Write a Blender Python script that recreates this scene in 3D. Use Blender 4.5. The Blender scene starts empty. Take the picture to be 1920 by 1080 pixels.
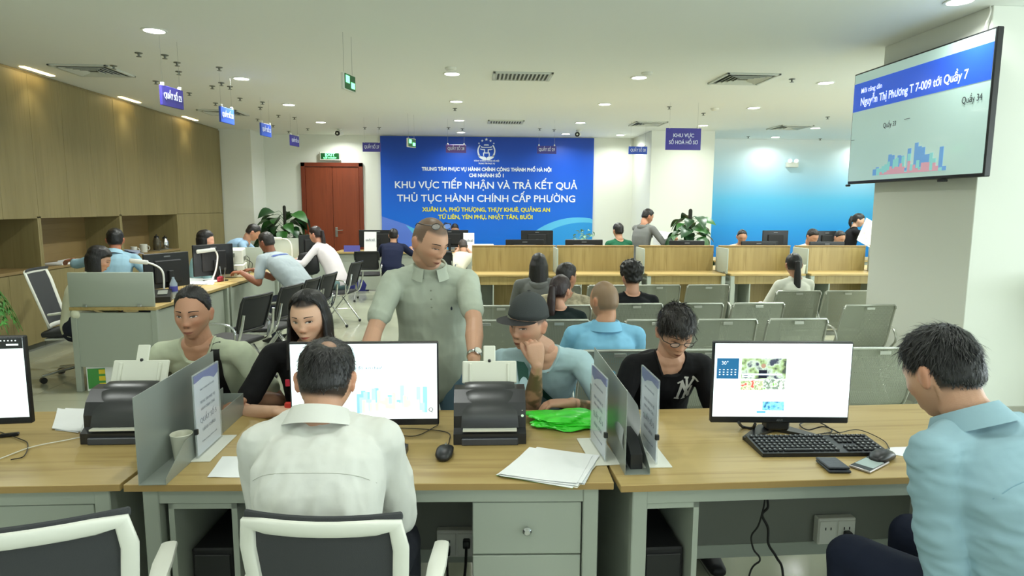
import bpy, bmesh, math, random
import numpy as np
from mathutils import Vector, Matrix, Euler, noise
from mathutils.bvhtree import BVHTree
PI = math.pi
R = math.radians
random.seed(7)
COL = bpy.context.scene.collection
V = Vector

# ------------------------------------------------------------------ camera
CAM = V((0, 0, 1.63))
F = 1200.0
yaw, pit, rol = R(3.55), R(7.31), R(0.25)
fwd = V((math.sin(yaw)*math.cos(pit), math.cos(yaw)*math.cos(pit), -math.sin(pit)))
rgt = V((math.cos(yaw), -math.sin(yaw), 0))
upv = rgt.cross(fwd)
r2 = rgt*math.cos(rol) + upv*math.sin(rol)
u2 = -rgt*math.sin(rol) + upv*math.cos(rol)
cd = bpy.data.cameras.new('camera')
cam = bpy.data.objects.new('camera', cd)
COL.objects.link(cam)
M = Matrix((r2, u2, -fwd)).transposed().to_4x4()
M.translation = CAM
cam.matrix_world = M
cd.sensor_width = 36.0
cd.lens = F/1920*36
cd.clip_start = .02
bpy.context.scene.camera = cam

# ------------------------------------------------------------------ world, exposure, fill light added out of view
sc = bpy.context.scene
sc.view_settings.view_transform = 'Standard'
sc.view_settings.look = 'None'
sc.view_settings.gamma = 1
sc.view_settings.use_curve_mapping = False
sc.view_settings.exposure = 0.09
w = bpy.data.worlds.new('world')
sc.world = w
w.use_nodes = True
w.node_tree.nodes['Background'].inputs[0].default_value = (.80, .92, 1, 1)
w.node_tree.nodes['Background'].inputs[1].default_value = 1.0
front_fill_l = bpy.data.lights.new('front_fill_uplight', 'AREA'); front_fill_l.shape = 'RECTANGLE'; front_fill_l.size = 11.4; front_fill_l.size_y = 2.4; front_fill_l.energy = 560; front_fill_l.color = (.90, 1, .97)  # added fill behind the camera, aimed up to lift ceiling and fronts
front_fill_o = bpy.data.objects.new('front_fill_uplight', front_fill_l); COL.objects.link(front_fill_o); front_fill_o.location = (2.25, -4.3, 1.5); front_fill_o.rotation_euler = (R(138), 0, PI)
side_up_l = front_fill_l.copy(); side_up_l.size = 10; side_up_l.energy = 760; side_up_l.color = (.86, .98, 1)
side_up_o = bpy.data.objects.new('side_daylight_uplight', side_up_l); COL.objects.link(side_up_o); side_up_o.location = (9.75, 1.3, 1.5); side_up_o.rotation_euler = (R(150), 0, R(90))  # unseen daylight from the right, tilted steeply up to brighten the ceiling
LAMP_W = 31.0
LAMP_COL = (.955, 1.0, .95)

def at(px, py, y):
    """a point surveyed from the photograph, at depth y into the room"""
    d = fwd + r2*((px-960)/F) - u2*((py-540)/F)
    return CAM + d*(y/d.y)
def on(px, py, z):
    """a point surveyed from the photograph, lying at height z"""
    d = fwd + r2*((px-960)/F) - u2*((py-540)/F)
    return CAM + d*((z-CAM.z)/d.z)

# ------------------------------------------------------------------ materials
def lin(c):
    return tuple(((v/255)/12.92 if v/255 <= .04045 else ((v/255+.055)/1.055)**2.4) for v in c) + (1,)
MATS = {}
def mat(name, rgb, rough=.5, metal=0, emit=0, spec=.5, noise_amt=0, nscale=8, bump=0, bscale=60, alpha=1, trans=0, sheen=0, stretch=(1, 1, 1), coat=0):
    if name in MATS: return MATS[name]
    m = bpy.data.materials.new(name); m.use_nodes = True
    nt = m.node_tree; b = nt.nodes['Principled BSDF']
    c = lin(rgb)
    b.inputs['Base Color'].default_value = c
    b.inputs['Roughness'].default_value = rough
    b.inputs['Metallic'].default_value = metal
    b.inputs['Specular IOR Level'].default_value = spec
    b.inputs['Transmission Weight'].default_value = trans
    b.inputs['Alpha'].default_value = alpha
    if coat: b.inputs['Coat Weight'].default_value = coat
    if sheen:
        b.inputs['Sheen Weight'].default_value = sheen
        b.inputs['Sheen Roughness'].default_value = .5
    if emit:
        b.inputs['Emission Color'].default_value = c
        b.inputs['Emission Strength'].default_value = emit
    tc = mp = None
    if noise_amt or bump:
        tc = nt.nodes.new('ShaderNodeTexCoord'); mp = nt.nodes.new('ShaderNodeMapping')
        mp.inputs['Scale'].default_value = stretch
        nt.links.new(tc.outputs['Object'], mp.inputs['Vector'])
    if noise_amt:
        n = nt.nodes.new('ShaderNodeTexNoise'); n.inputs['Scale'].default_value = nscale; n.inputs['Detail'].default_value = 4
        nt.links.new(mp.outputs['Vector'], n.inputs['Vector'])
        r = nt.nodes.new('ShaderNodeValToRGB')
        r.color_ramp.elements[0].position = .3; r.color_ramp.elements[1].position = .7
        r.color_ramp.elements[0].color = tuple(v*(1-noise_amt) for v in c[:3]) + (1,)
        r.color_ramp.elements[1].color = tuple(min(1, v*(1+noise_amt)) for v in c[:3]) + (1,)
        nt.links.new(n.outputs['Fac'], r.inputs['Fac'])
        nt.links.new(r.outputs['Color'], b.inputs['Base Color'])
    if bump:
        n = nt.nodes.new('ShaderNodeTexNoise'); n.inputs['Scale'].default_value = bscale; n.inputs['Detail'].default_value = 3
        nt.links.new(mp.outputs['Vector'], n.inputs['Vector'])
        bp = nt.nodes.new('ShaderNodeBump'); bp.inputs['Strength'].default_value = bump; bp.inputs['Distance'].default_value = .01
        nt.links.new(n.outputs['Fac'], bp.inputs['Height'])
        nt.links.new(bp.outputs['Normal'], b.inputs['Normal'])
    MATS[name] = m
    return m

def wood(name, c1, c2, c3, axis, rough=.42, fine=34, coarse=2.0):
    """light laminate oak: streaks that run along the given axis"""
    if name in MATS: return MATS[name]
    m = bpy.data.materials.new(name); m.use_nodes = True
    nt = m.node_tree; b = nt.nodes['Principled BSDF']; N = nt.nodes; L = nt.links
    tc = N.new('ShaderNodeTexCoord')
    def strk(sc_, st, det):
        mp = N.new('ShaderNodeMapping')
        s = [sc_]*3; s[axis] = sc_*st
        mp.inputs['Scale'].default_value = s
        L.new(tc.outputs['Object'], mp.inputs['Vector'])
        n = N.new('ShaderNodeTexNoise'); n.inputs['Scale'].default_value = 1; n.inputs['Detail'].default_value = det
        n.inputs['Distortion'].default_value = .35
        L.new(mp.outputs['Vector'], n.inputs['Vector'])
        return n
    a = strk(fine, .05, 5); c = strk(fine*.22, .09, 3)
    r = N.new('ShaderNodeValToRGB'); r.color_ramp.elements[0].position = .34; r.color_ramp.elements[1].position = .66
    r.color_ramp.elements[0].color = lin(c1); r.color_ramp.elements[1].color = lin(c2)
    L.new(c.outputs['Fac'], r.inputs['Fac'])
    r3 = N.new('ShaderNodeValToRGB'); r3.color_ramp.elements[0].position = .52; r3.color_ramp.elements[1].position = .72
    r3.color_ramp.elements[0].color = (0, 0, 0, 1); r3.color_ramp.elements[1].color = (.75, .75, .75, 1)
    L.new(a.outputs['Fac'], r3.inputs['Fac'])
    mx = N.new('ShaderNodeMix'); mx.data_type = 'RGBA'
    L.new(r3.outputs['Color'], mx.inputs['Factor']); L.new(r.outputs['Color'], mx.inputs['A']); mx.inputs['B'].default_value = lin(c3)
    L.new(mx.outputs['Result'], b.inputs['Base Color'])
    b.inputs['Roughness'].default_value = rough
    MATS[name] = m
    return m

def vcol_mat(name, rough=.5, bump=0, bscale=80, spec=.5, sheen=0, sss=0):
    if name in MATS: return MATS[name]
    m = bpy.data.materials.new(name); m.use_nodes = True
    nt = m.node_tree; b = nt.nodes['Principled BSDF']
    a = nt.nodes.new('ShaderNodeVertexColor'); a.layer_name = 'Col'
    nt.links.new(a.outputs['Color'], b.inputs['Base Color'])
    b.inputs['Roughness'].default_value = rough; b.inputs['Specular IOR Level'].default_value = spec
    if sss:
        b.inputs['Subsurface Weight'].default_value = sss
        b.inputs['Subsurface Radius'].default_value = (.012, .005, .003)
        b.inputs['Subsurface Scale'].default_value = .6
    if bump:
        tc = nt.nodes.new('ShaderNodeTexCoord')
        n = nt.nodes.new('ShaderNodeTexNoise'); n.inputs['Scale'].default_value = bscale
        nt.links.new(tc.outputs['Object'], n.inputs['Vector'])
        bp = nt.nodes.new('ShaderNodeBump'); bp.inputs['Strength'].default_value = bump; bp.inputs['Distance'].default_value = .004
        nt.links.new(n.outputs['Fac'], bp.inputs['Height']); nt.links.new(bp.outputs['Normal'], b.inputs['Normal'])
    MATS[name] = m
    return m

# ------------------------------------------------------------------ mesh builder
def rotz(a): return Matrix.Rotation(a, 3, 'Z')
class MB:
    def __init__(s): s.bm = bmesh.new()
    def box(s, c, size, bev=0, rot=None, seg=1):
        r = bmesh.ops.create_cube(s.bm, size=1); vs = r['verts']
        for v in vs: v.co = V((v.co.x*size[0], v.co.y*size[1], v.co.z*size[2]))
        if bev:
            bev = min(bev, min(size)*.45)
            es = list({e for v in vs for e in v.link_edges})
            r2_ = bmesh.ops.bevel(s.bm, geom=es, offset=bev, segments=seg, affect='EDGES', profile=.5)
            vs = list({v for f in r2_['faces'] for v in f.verts} | {v for v in vs if v.is_valid})
        if rot is not None:
            if not isinstance(rot, Matrix): rot = Euler(rot).to_matrix()
            for v in vs: v.co = rot @ v.co
        c = V(c)
        for v in vs: v.co += c
        return s
    def b2(s, p0, p1, bev=0):
        p0, p1 = V(p0), V(p1)
        return s.box((p0+p1)/2, [abs(a) for a in (p1-p0)], bev)
    def loft(s, pts, rad, ref=(0, 0, 1), n=12, power=2.0, cap='round', closed=False):
        vs, fs = loft_data(pts, rad, ref, n, power, cap, closed)
        return s.raw(vs, fs)
    def raw(s, vs, fs):
        bv = [s.bm.verts.new(v) for v in vs]
        for f in fs:
            try: s.bm.faces.new([bv[i] for i in f])
            except ValueError: pass
        return s
    def tube(s, pts, r, n=8, cap='flat', closed=False):
        return s.loft(pts, [(r, r)]*len(pts), n=n, cap=cap, closed=closed)
    def curve(s, pts, r, n=8, sub=6):
        return s.tube(smooth_path(pts, sub), r, n)
    def lathe(s, prof, c=(0, 0, 0), n=20, axis=(0, 0, 1)):
        """prof: (radius, height) pairs along the axis"""
        q = V((0, 0, 1)).rotation_difference(V(axis)).to_matrix(); c = V(c)
        vs = []; fs = []
        for r, h in prof:
            for k in range(n):
                a = 2*PI*k/n; vs.append(c + q @ V((r*math.cos(a), r*math.sin(a), h)))
        for i in range(len(prof)-1):
            for k in range(n):
                fs.append((i*n+k, i*n+(k+1) % n, (i+1)*n+(k+1) % n, (i+1)*n+k))
        if prof[0][0] > 1e-5: fs.append(tuple(range(n))[::-1])
        if prof[-1][0] > 1e-5: fs.append(tuple((len(prof)-1)*n+k for k in range(n)))
        return s.raw(vs, fs)
    def prism(s, poly, axis, d0, d1, bev=0):
        """extrude a 2-D outline along axis (0,1,2); poly in the other two coordinates in order"""
        def P(a, b, d):
            return {0: (d, a, b), 1: (a, d, b), 2: (a, b, d)}[axis]
        n = len(poly)
        vs = [P(a, b, d0) for a, b in poly] + [P(a, b, d1) for a, b in poly]
        fs = [tuple(range(n)), tuple(range(2*n-1, n-1, -1))] + [(i, i+n, (i+1) % n+n, (i+1) % n) for i in range(n)]
        return s.raw(vs, fs)
    def sphere(s, c, r, n=12, rot=None):
        if not hasattr(r, '__len__'): r = (r, r, r)
        res = bmesh.ops.create_uvsphere(s.bm, u_segments=n, v_segments=max(6, n//2+2), radius=1)
        for v in res['verts']:
            p = V((v.co.x*r[0], v.co.y*r[1], v.co.z*r[2]))
            if rot is not None: p = rot @ p
            v.co = p + V(c)
        return s
    def build(s, name, m, parent=None, smooth=True, angle=35, **kw):
        bm = s.bm
        bmesh.ops.remove_doubles(bm, verts=bm.verts, dist=1e-6)
        bmesh.ops.recalc_face_normals(bm, faces=bm.faces)
        me = bpy.data.meshes.new(name); bm.to_mesh(me); bm.free()
        if smooth:
            me.polygons.foreach_set('use_smooth', [True]*len(me.polygons))
            me.set_sharp_from_angle(angle=R(angle))
        return link(name, me, m, parent, **kw)

def link(name, me, m, parent=None, label=None, cat=None, group=None, kind=None, loc=None):
    o = bpy.data.objects.new(name, me); COL.objects.link(o)
    if m is not None:
        if isinstance(m, (list, tuple)):
            for q in m: me.materials.append(q)
        elif not me.materials: me.materials.append(m)
    if parent is not None: o.parent = parent
    if loc is not None: o.location = loc
    return tag(o, label, cat, group, kind)
def tag(o, label=None, cat=None, group=None, kind=None):
    if label: o['label'] = label
    if cat: o['category'] = cat
    if group: o['group'] = group
    if kind: o['kind'] = kind
    return o
def thing(name, label, cat, loc=(0, 0, 0), rz=0, group=None):
    o = bpy.data.objects.new(name, None); COL.objects.link(o)
    o.empty_display_size = .1
    o.location = loc; o.rotation_euler = (0, 0, rz)
    return tag(o, label, cat, group)
def kids(o): return [c for c in bpy.data.objects if c.parent == o]
def dup(root, loc, rz=None, label=None, group=None):
    tree = {}
    for c in COL.objects:
        if c.parent: tree.setdefault(c.parent.name, []).append(c)
    def cp(o, par):
        c = o.copy(); COL.objects.link(c)
        if par is not None: c.parent = par
        for ch in tree.get(o.name, []): cp(ch, c)
        return c
    r = cp(root, None)
    r.location = loc
    if rz is not None: r.rotation_euler = (0, 0, rz)
    if label: r['label'] = label
    if group: r['group'] = group
    return r

def smooth_path(pts, sub=6):
    pts = [V(p) for p in pts]
    if len(pts) < 3: return pts
    out = []
    P = [pts[0]*2-pts[1]] + pts + [pts[-1]*2-pts[-2]]
    for i in range(1, len(P)-2):
        a, b, c, d = P[i-1:i+3]
        for k in range(sub):
            t = k/sub
            out.append(.5*((2*b)+(c-a)*t+(2*a-5*b+4*c-d)*t*t+(3*b-a-3*c+d)*t**3))
    out.append(pts[-1])
    return out

def loft_data(pts, rad, ref=(0, 0, 1), n=12, power=2.0, cap='round', closed=False):
    pts = [V(p) for p in pts]; rad = [(r if hasattr(r, '__len__') else (r, r)) for r in rad]
    ref = V(ref); m = len(pts)
    tang = []
    for i in range(m):
        if closed: t = pts[(i+1) % m]-pts[i-1]
        else: t = pts[min(i+1, m-1)]-pts[max(i-1, 0)]
        if t.length < 1e-9: t = V((0, 0, 1))
        tang.append(t.normalized())
    rings = []
    pa = None
    for i in range(m):
        t = tang[i]
        base = ref if pa is None else pa
        if pa is None and abs(base.dot(t)) > .98: base = V((1, 0, 0)) if abs(t.x) < .9 else V((0, 1, 0))
        A = base - t*base.dot(t)
        if A.length < 1e-6: A = t.orthogonal()
        A.normalize(); pa = A
        rings.append((pts[i], A, t.cross(A), rad[i], t))
    if cap == 'round' and not closed:
        def ext(ring, sgn):
            p, A, B, (a, b), t = ring; h = min(a, b)
            return [(p+t*(sgn*h*math.sin(q)), A, B, (a*math.cos(q), b*math.cos(q)), t) for q in (R(35), R(65), R(84))]
        rings = ext(rings[0], -1)[::-1] + rings + ext(rings[-1], 1)
    vs = []; fs = []; M_ = len(rings)
    for p, A, B, (a, b), t in rings:
        for k in range(n):
            th = 2*PI*k/n; c, s_ = math.cos(th), math.sin(th)
            if power != 2:
                c = math.copysign(abs(c)**(2/power), c); s_ = math.copysign(abs(s_)**(2/power), s_)
            vs.append(p + A*(a*c) + B*(b*s_))
    for i in range(M_ if closed else M_-1):
        j = (i+1) % M_
        for k in range(n):
            fs.append((i*n+k, i*n+(k+1) % n, j*n+(k+1) % n, j*n+k))
    if not closed:
        fs.append(tuple(range(n))[::-1]); fs.append(tuple((M_-1)*n+k for k in range(n)))
    return vs, fs

def text(s, size, loc, rot, m, parent, ext=.001, bold=0, align='CENTER', width=None, name='lettering', sx=1):
    cu = bpy.data.curves.new(name, 'FONT'); cu.body = s; cu.size = size
    cu.align_x = align; cu.align_y = 'CENTER'; cu.extrude = ext; cu.offset = bold
    cu.resolution_u = 3
    cu.materials.append(m)
    o = bpy.data.objects.new(name, cu); COL.objects.link(o)
    o.location = loc; o.rotation_euler = rot
    if width:
        bpy.context.view_layer.update()
        w_ = max(o.dimensions.x, 1e-4); sx = width/w_
    o.scale = (sx, 1, 1)
    bpy.context.view_layer.update()
    me = bpy.data.meshes.new_from_object(o.evaluated_get(bpy.context.evaluated_depsgraph_get()))
    M_ = o.matrix_basis.copy(); bpy.data.objects.remove(o); bpy.data.curves.remove(cu)
    me.name = name
    q = bpy.data.objects.new(name, me); COL.objects.link(q); q.matrix_basis = M_
    if parent: q.parent = parent
    return q
FACE_CAM = (PI/2, 0, 0)     # upright text read from -Y

# palettes
wall_m = mat('wall_paint', (228, 231, 221), .7, bump=.03, bscale=200)
ceil_m = mat('ceiling_paint', (240, 243, 238), .75)
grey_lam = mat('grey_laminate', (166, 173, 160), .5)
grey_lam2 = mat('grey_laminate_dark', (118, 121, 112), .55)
white_pl = mat('white_plastic', (226, 227, 216), .38)
black_pl = mat('black_plastic', (24, 25, 27), .38)
black_mt = mat('black_matt', (18, 18, 20), .6)
chrome = mat('chrome', (205, 207, 208), .18, 1)
steel = mat('brushed_steel', (176, 178, 176), .34, 1, bump=.05, bscale=30, stretch=(1, 1, 20))
paper = mat('paper', (238, 240, 240), .7, noise_amt=.02)
dark_mesh = mat('dark_mesh_fabric', (58, 60, 62), .8, bump=.2, bscale=500)
oak_x = wood('oak_top', (172, 147, 90), (186, 162, 106), (152, 124, 70), 0)
oak_z = wood('oak_panel', (150, 129, 77), (167, 146, 93), (134, 112, 61), 2)
cab_z = wood('cabinet_veneer', (136, 124, 82), (146, 133, 90), (126, 113, 73), 2, .5, 26)
cab_x = wood('cabinet_veneer_inside', (138, 116, 74), (150, 128, 86), (126, 104, 65), 1, .5, 20)
oak_edge = mat('oak_edge', (166, 136, 82), .5)
screen_black = mat('screen_off', (14, 15, 17), .2)
# ================================================================== THE ROOM
ZC = 3.07
X0, X1, YB, YF = -5.35, 9.6, -4.2, 13.7
def struct(name, mb, m, label=None, parent=None):
    return mb.build(name, m, parent, smooth=False, kind='structure' if parent is None else None, label=label)
# floor: glossy cream tiles laid on a grout bed
grout = mat('grout', (120, 117, 98), .8)
fl = struct('floor', MB().b2((X0-.2, YB-.2, -.12), (X1+.2, YF+.2, -.012)), grout, 'glossy cream floor of large square tiles')
tile_m = mat('floor_tile', (163, 166, 145), .13, spec=.6, noise_amt=.035, nscale=1.2)
T = .8
tm = MB().box((0, 0, -.006), (T-.004, T-.004, .012), .0012)
first = tm.build('tile', tile_m, fl, smooth=False)
first.location = (X0+T/2, YB+T/2, 0)
nt_ = 0
i = 0
while X0+T*i < X1+.1:
    j = 0
    while YB+T*j < YF+.1:
        if i or j:
            x, y = X0+T*(i+.5), YB+T*(j+.5)
            if abs(x) < y*.95+2.2 or y < 3:
                t = first.copy(); COL.objects.link(t); t.location = (x, y, 0)
        j += 1
    i += 1
cl = struct('ceiling', MB().b2((X0-.2, YB-.2, ZC), (X1+.2, YF+.2, ZC+.15)), ceil_m, 'plain white painted ceiling')
struct('wall_left', MB().b2((X0-.15, YB, 0), (X0, YF, ZC)), wall_m, 'white wall behind the veneer cabinets')
struct('wall_back', MB().b2((X0-.2, YF, 0), (X1+.2, YF+.15, ZC)), wall_m, 'white far wall with the red-brown door and blue banner')
struct('wall_right', MB().b2((X1, 6.3, 0), (X1+.15, YF, ZC)).b2((X1, YB, 0), (X1+.15, -3.7, ZC)).b2((X1, -3.7, 0), (X1+.15, 6.3, .35)).b2((X1, -3.7, 2.8), (X1+.15, 6.3, ZC)), wall_m, 'white side wall')  # gap left for the unseen side daylight
# near end wall behind the camera, with a wide window opening added for soft frontal fill
struct('wall_front', MB().b2((X0-.2, YB-.15, 0), (-3.5, YB, ZC)).b2((8, YB-.15, 0), (X1+.2, YB, ZC)).b2((-3.5, YB-.15, 0), (8, YB, .35)).b2((-3.5, YB-.15, 2.8), (8, YB, ZC)), wall_m, 'unseen white wall with wide window openings added')
wn = MB()
for k in range(8):
    x = -3.5+k*11.5/7
    wn.b2((x-.03, YB-.1, .35), (x+.03, YB-.04, 2.8))
wn.b2((-3.5, YB-.1, .35), (8, YB-.04, .41)).b2((-3.5, YB-.1, 2.74), (8, YB-.04, 2.8))
struct('added_window_1', wn, white_pl, 'long window frame added out of view')  # frame for the added fill opening, out of view
# pillars
struct('pillar_right', MB().b2((3.73, 4.58, 0), (4.98, 5.8, ZC), .004), wall_m, 'large square white column carrying the television')
struct('pillar_centre', MB().b2((3.42, 12.3, 0), (4.66, YF, ZC), .004), wall_m, 'white column between the banner and the sky-blue wall')
struct('pillar_left', MB().b2((X0, 12.92, 0), (-4.27, YF, ZC), .004), wall_m, 'grey-white column at the end of the cabinet wall')
skirt = mat('skirting', (178, 178, 164), .4)
struct('baseboard_back', MB().b2((-4.27, YF-.015, 0), (3.42, YF, .1)), skirt)
struct('baseboard_pillar', MB().b2((3.715, 4.565, 0), (4.995, 5.815, .1)), skirt)

# sky-blue printed mural on the far right wall (white at the top, blue below)
def gradient(name, stops, z0, z1, rough=.35, axis=2):
    m = bpy.data.materials.new(name); m.use_nodes = True; nt = m.node_tree; b = nt.nodes['Principled BSDF']
    tc = nt.nodes.new('ShaderNodeTexCoord'); sp = nt.nodes.new('ShaderNodeSeparateXYZ'); mr = nt.nodes.new('ShaderNodeMapRange'); r = nt.nodes.new('ShaderNodeValToRGB')
    nt.links.new(tc.outputs['Object'], sp.inputs[0]); nt.links.new(sp.outputs[axis], mr.inputs['Value'])
    mr.inputs['From Min'].default_value = z0; mr.inputs['From Max'].default_value = z1
    nt.links.new(mr.outputs['Result'], r.inputs['Fac']); nt.links.new(r.outputs['Color'], b.inputs['Base Color'])
    els = r.color_ramp.elements
    while len(els) < len(stops): els.new(.5)
    for e, (p, c) in zip(els, stops): e.position = p; e.color = lin(c)
    b.inputs['Roughness'].default_value = rough
    return m
mural = gradient('mural_print', [(0, (10, 120, 215)), (.32, (40, 166, 245)), (.55, (100, 205, 252)), (.82, (205, 234, 245)), (1, (230, 238, 238))], .3, 3.0, .5)
MB().b2((4.66, YF-.02, 0), (X1, YF-.002, ZC)).build('wall_mural', mural, smooth=False, kind='structure', label='sky-blue printed mural covering the far right wall')

# banner
bn = thing('banner', 'large blue wall banner with white and yellow Vietnamese lettering', 'banner', (.335, YF-.03, 0))
bw = 4.47
ban_m = gradient('banner_print', [(0, (0, 116, 222)), (.35, (0, 104, 220)), (.7, (0, 84, 205)), (1, (4, 62, 168))], .6, 3.06, .4)
MB().b2((-bw/2, -.012, .6), (bw/2, .02, 3.055)).build('panel', ban_m, bn, smooth=False)
wtxt = mat('white_print', (232, 240, 250), .5)
ytxt = mat('yellow_print', (226, 220, 70), .5)
sw1 = mat('swoosh_light', (90, 190, 235), .4); sw2 = mat('swoosh_mid', (40, 150, 225), .4); sw3 = mat('swoosh_violet', (95, 130, 225), .4)
def bz(px, py): p = at(px, py, YF-.05); return (p.x-.335, p.z)
def arcpoly(name, pts, m, d):
    MB().prism(pts, 1, -.012-d, -.012).build(name, m, bn, smooth=False)
# right planet-like swoosh in two bands, left light wedge
c0 = bz(1090, 560); rr = 1.62
def disc(cx, cz, r, zmin, xmax, n=40, xmin=-9):
    return [(min(xmax, max(xmin, cx+r*math.cos(a))), max(zmin, cz+r*math.sin(a))) for a in [PI*k/n for k in range(n+1)]]
arcpoly('light_arc', disc(bz(1085, 404)[0], bz(0, 404)[1]-rr, rr, .61, bw/2-.002), sw1, .001)
arcpoly('blue_arc', disc(bz(1095, 412)[0], bz(0, 414)[1]-rr, rr, .61, bw/2-.002), sw2, .002)
arcpoly('violet_wedge', [(-bw/2+.002, 1.4), (-bw/2+.55, 1.22), (-bw/2+1.3, .75), (-bw/2+1.4, .61), (-bw/2+.002, .61)], sw3, .001)
arcpoly('pale_wedge', [(-bw/2+.5, 1.22), (-bw/2+.75, 1.12), (-bw/2+1.6, .61), (-bw/2+1.0, .61)], sw1, .0015)
ty = -.016
def btext(s, px0, px1, py, size, m, bold=.004):
    a, b_ = bz(px0, py), bz(px1, py)
    text(s, size, ((a[0]+b_[0])/2, ty, a[1]), FACE_CAM, m, bn, .0015, bold, width=b_[0]-a[0])
btext('TRUNG TÂM PHỤC VỤ HÀNH CHÍNH CÔNG THÀNH PHỐ HÀ NỘI', 791, 1034, 317, .10, wtxt)
btext('CHI NHÁNH SỐ 1', 880, 945, 329, .10, wtxt)
btext('KHU VỰC TIẾP NHẬN VÀ TRẢ KẾT QUẢ', 740, 1082, 347, .20, wtxt, .003)
btext('THỦ TỤC HÀNH CHÍNH CẤP PHƯỜNG', 745, 1079, 372, .20, wtxt, .003)
btext('XUÂN LA, PHÚ THƯỢNG, THỤY KHUÊ, QUẢNG AN', 792, 1032, 393, .115, ytxt)
btext('TỨ LIÊN, YÊN PHỤ, NHẬT TÂN, BƯỞI', 822, 999, 407, .115, ytxt)
btext('HÀNH CHÍNH CÔNG HÀ NỘI', 889, 936, 301.5, .045, wtxt, .001)
btext('TRUNG TÂM PHỤC VỤ', 897, 928, 306.5, .04, wtxt, .001)
# emblem: five stars over a gate held in two hands
def star(cx, cz, r):
    return [(cx+(r if k % 2 == 0 else r*.42)*math.sin(PI*k/5), cz+(r if k % 2 == 0 else r*.42)*math.cos(PI*k/5)) for k in range(10)]
E0 = bz(912, 283); k_ = .0105*1.02
def eb(name, pts):
    MB().prism([(E0[0]+x*k_, E0[1]+z*k_) for x, z in pts], 1, ty-.001, -.012).build(name, wtxt, bn, smooth=False)
for x, z, r in ((0, 22, 3.4), (-8, 19.5, 2.8), (8, 19.5, 2.8), (-14.5, 14.5, 2), (14.5, 14.5, 2)):
    MB().prism(star(E0[0]+x*k_, E0[1]+z*k_, r*k_), 1, ty-.001, -.012).build('star', wtxt, bn, smooth=False)
def arc_band(r0, r1, a0, a1, n=14):
    return [(r1*math.cos(a0+(a1-a0)*k/n), r1*math.sin(a0+(a1-a0)*k/n)) for k in range(n+1)] + [(r0*math.cos(a1-(a1-a0)*k/n), r0*math.sin(a1-(a1-a0)*k/n)) for k in range(n+1)]
eb('ring', arc_band(15, 17.6, R(-40), R(42))); eb('ring', arc_band(15, 17.6, R(138), R(220)))
for s in (-1, 1):
    eb('hand', [(s*x, z) for x, z in ((-.2, -17.5), (-7, -17.2), (-14, -13), (-17, -6), (-13, -9), (-10, -10.5), (-4, -10.5), (-1, -12.5), (-.2, -14))])
eb('gate_roof', [(-5, 10.5), (-4, 12.5), (4, 12.5), (5, 10.5)])
eb('gate_roof', [(-10, 9), (-11, 7), (-8, 6), (8, 6), (11, 7), (10, 9), (7, 7.6), (-7, 7.6)])
eb('gate_post', [(-12, 4.5), (-12, 3), (-8, 1.6), (-4.5, 1.6), (-4.5, -3), (-2.7, -3), (-2.7, 3.6), (-8, 3.6)])
eb('gate_post', [(12, 4.5), (12, 3), (8, 1.6), (4.5, 1.6), (4.5, -3), (2.7, -3), (2.7, 3.6), (8, 3.6)])
eb('gate_base', [(-6.5, -9.5), (-6.5, -3), (6.5, -3), (6.5, -9.5), (4.6, -9.5), (4.6, -4.8), (-4.6, -4.8), (-4.6, -9.5)])

# door
dr = thing('door_1', None, None, (-2.9, YF, 0)); tag(dr, 'red-brown wooden double door with steel lever handle', None, None, 'structure')
red = wood('door_wood', (128, 58, 32), (136, 64, 36), (114, 48, 26), 2, .4)
redd = mat('door_frame_wood', (118, 50, 28), .4)
MB().b2((-.63, -.06, 0), (-.55, .0, 2.5), .004).b2((.55, -.06, 0), (.63, .0, 2.5), .004).b2((-.63, -.06, 2.42), (.63, .0, 2.5), .004).build('door_frame', redd, dr, smooth=False)
for a, b_ in ((-.545, -.003), (.003, .545)):
    lf = MB().b2((a, -.04, .01), (b_, -.005, 2.415), .004).build('door_leaf', red, dr, smooth=False)
hd = MB().box((.06, -.05, 1.07), (.05, .02, .2), .004).build('handle_plate', steel, dr)
MB().tube([(.06, -.055, 1.11), (.06, -.1, 1.11), (.2, -.1, 1.11)], .01).build('lever', chrome, hd)
# exit sign
ex = thing('exit_sign', 'green lit exit sign above the red-brown door', 'sign', (-2.92, YF-.06, 2.63))
MB().box((0, 0.01, 0), (.42, .07, .17), .006).build('housing', white_pl, ex)
gm = mat('exit_face', (10, 70, 30), .4, emit=.5)
gt = mat('exit_lit', (120, 255, 160), .4, emit=2.2)
MB().box((0, -.028, 0), (.37, .006, .12)).build('face', gm, ex)
text('EXIT', .085, (0, -.033, .025), FACE_CAM, gt, ex, .001, .003, width=.2)
text('LỐI THOÁT', .04, (0, -.033, -.037), FACE_CAM, gt, ex, .001, .002, width=.26)

# small exit signs hung below the ceiling
for n_, (px, py, y, sz, rz, lb) in enumerate(((653, 155, 5.75, 1.0, 75, 'small green exit sign hung end-on from the ceiling over the aisle'), (771, 268, 10.5, 1.0, 60, 'small green exit sign hanging in front of the blue banner'))):
    p = at(px, py, y)
    e = thing('hanging_exit_sign', lb, 'sign', p, R(rz))
    MB().box((0, 0, 0), (.22, .03, .14), .004).build('housing', white_pl, e)
    MB().box((0, -.017, .0), (.2, .004, .125)).build('face', gm, e)
    MB().box((-.05, -.02, .02), (.07, .003, .06)).box((.05, -.02, -.02), (.07, .003, .05)).build('arrow', gt, e)
    MB().tube([(-.08, 0, .07), (-.08, 0, ZC-p.z)], .002, 6).tube([(.08, 0, .07), (.08, 0, ZC-p.z)], .002, 6).build('hanging_rod', chrome, e)
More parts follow.
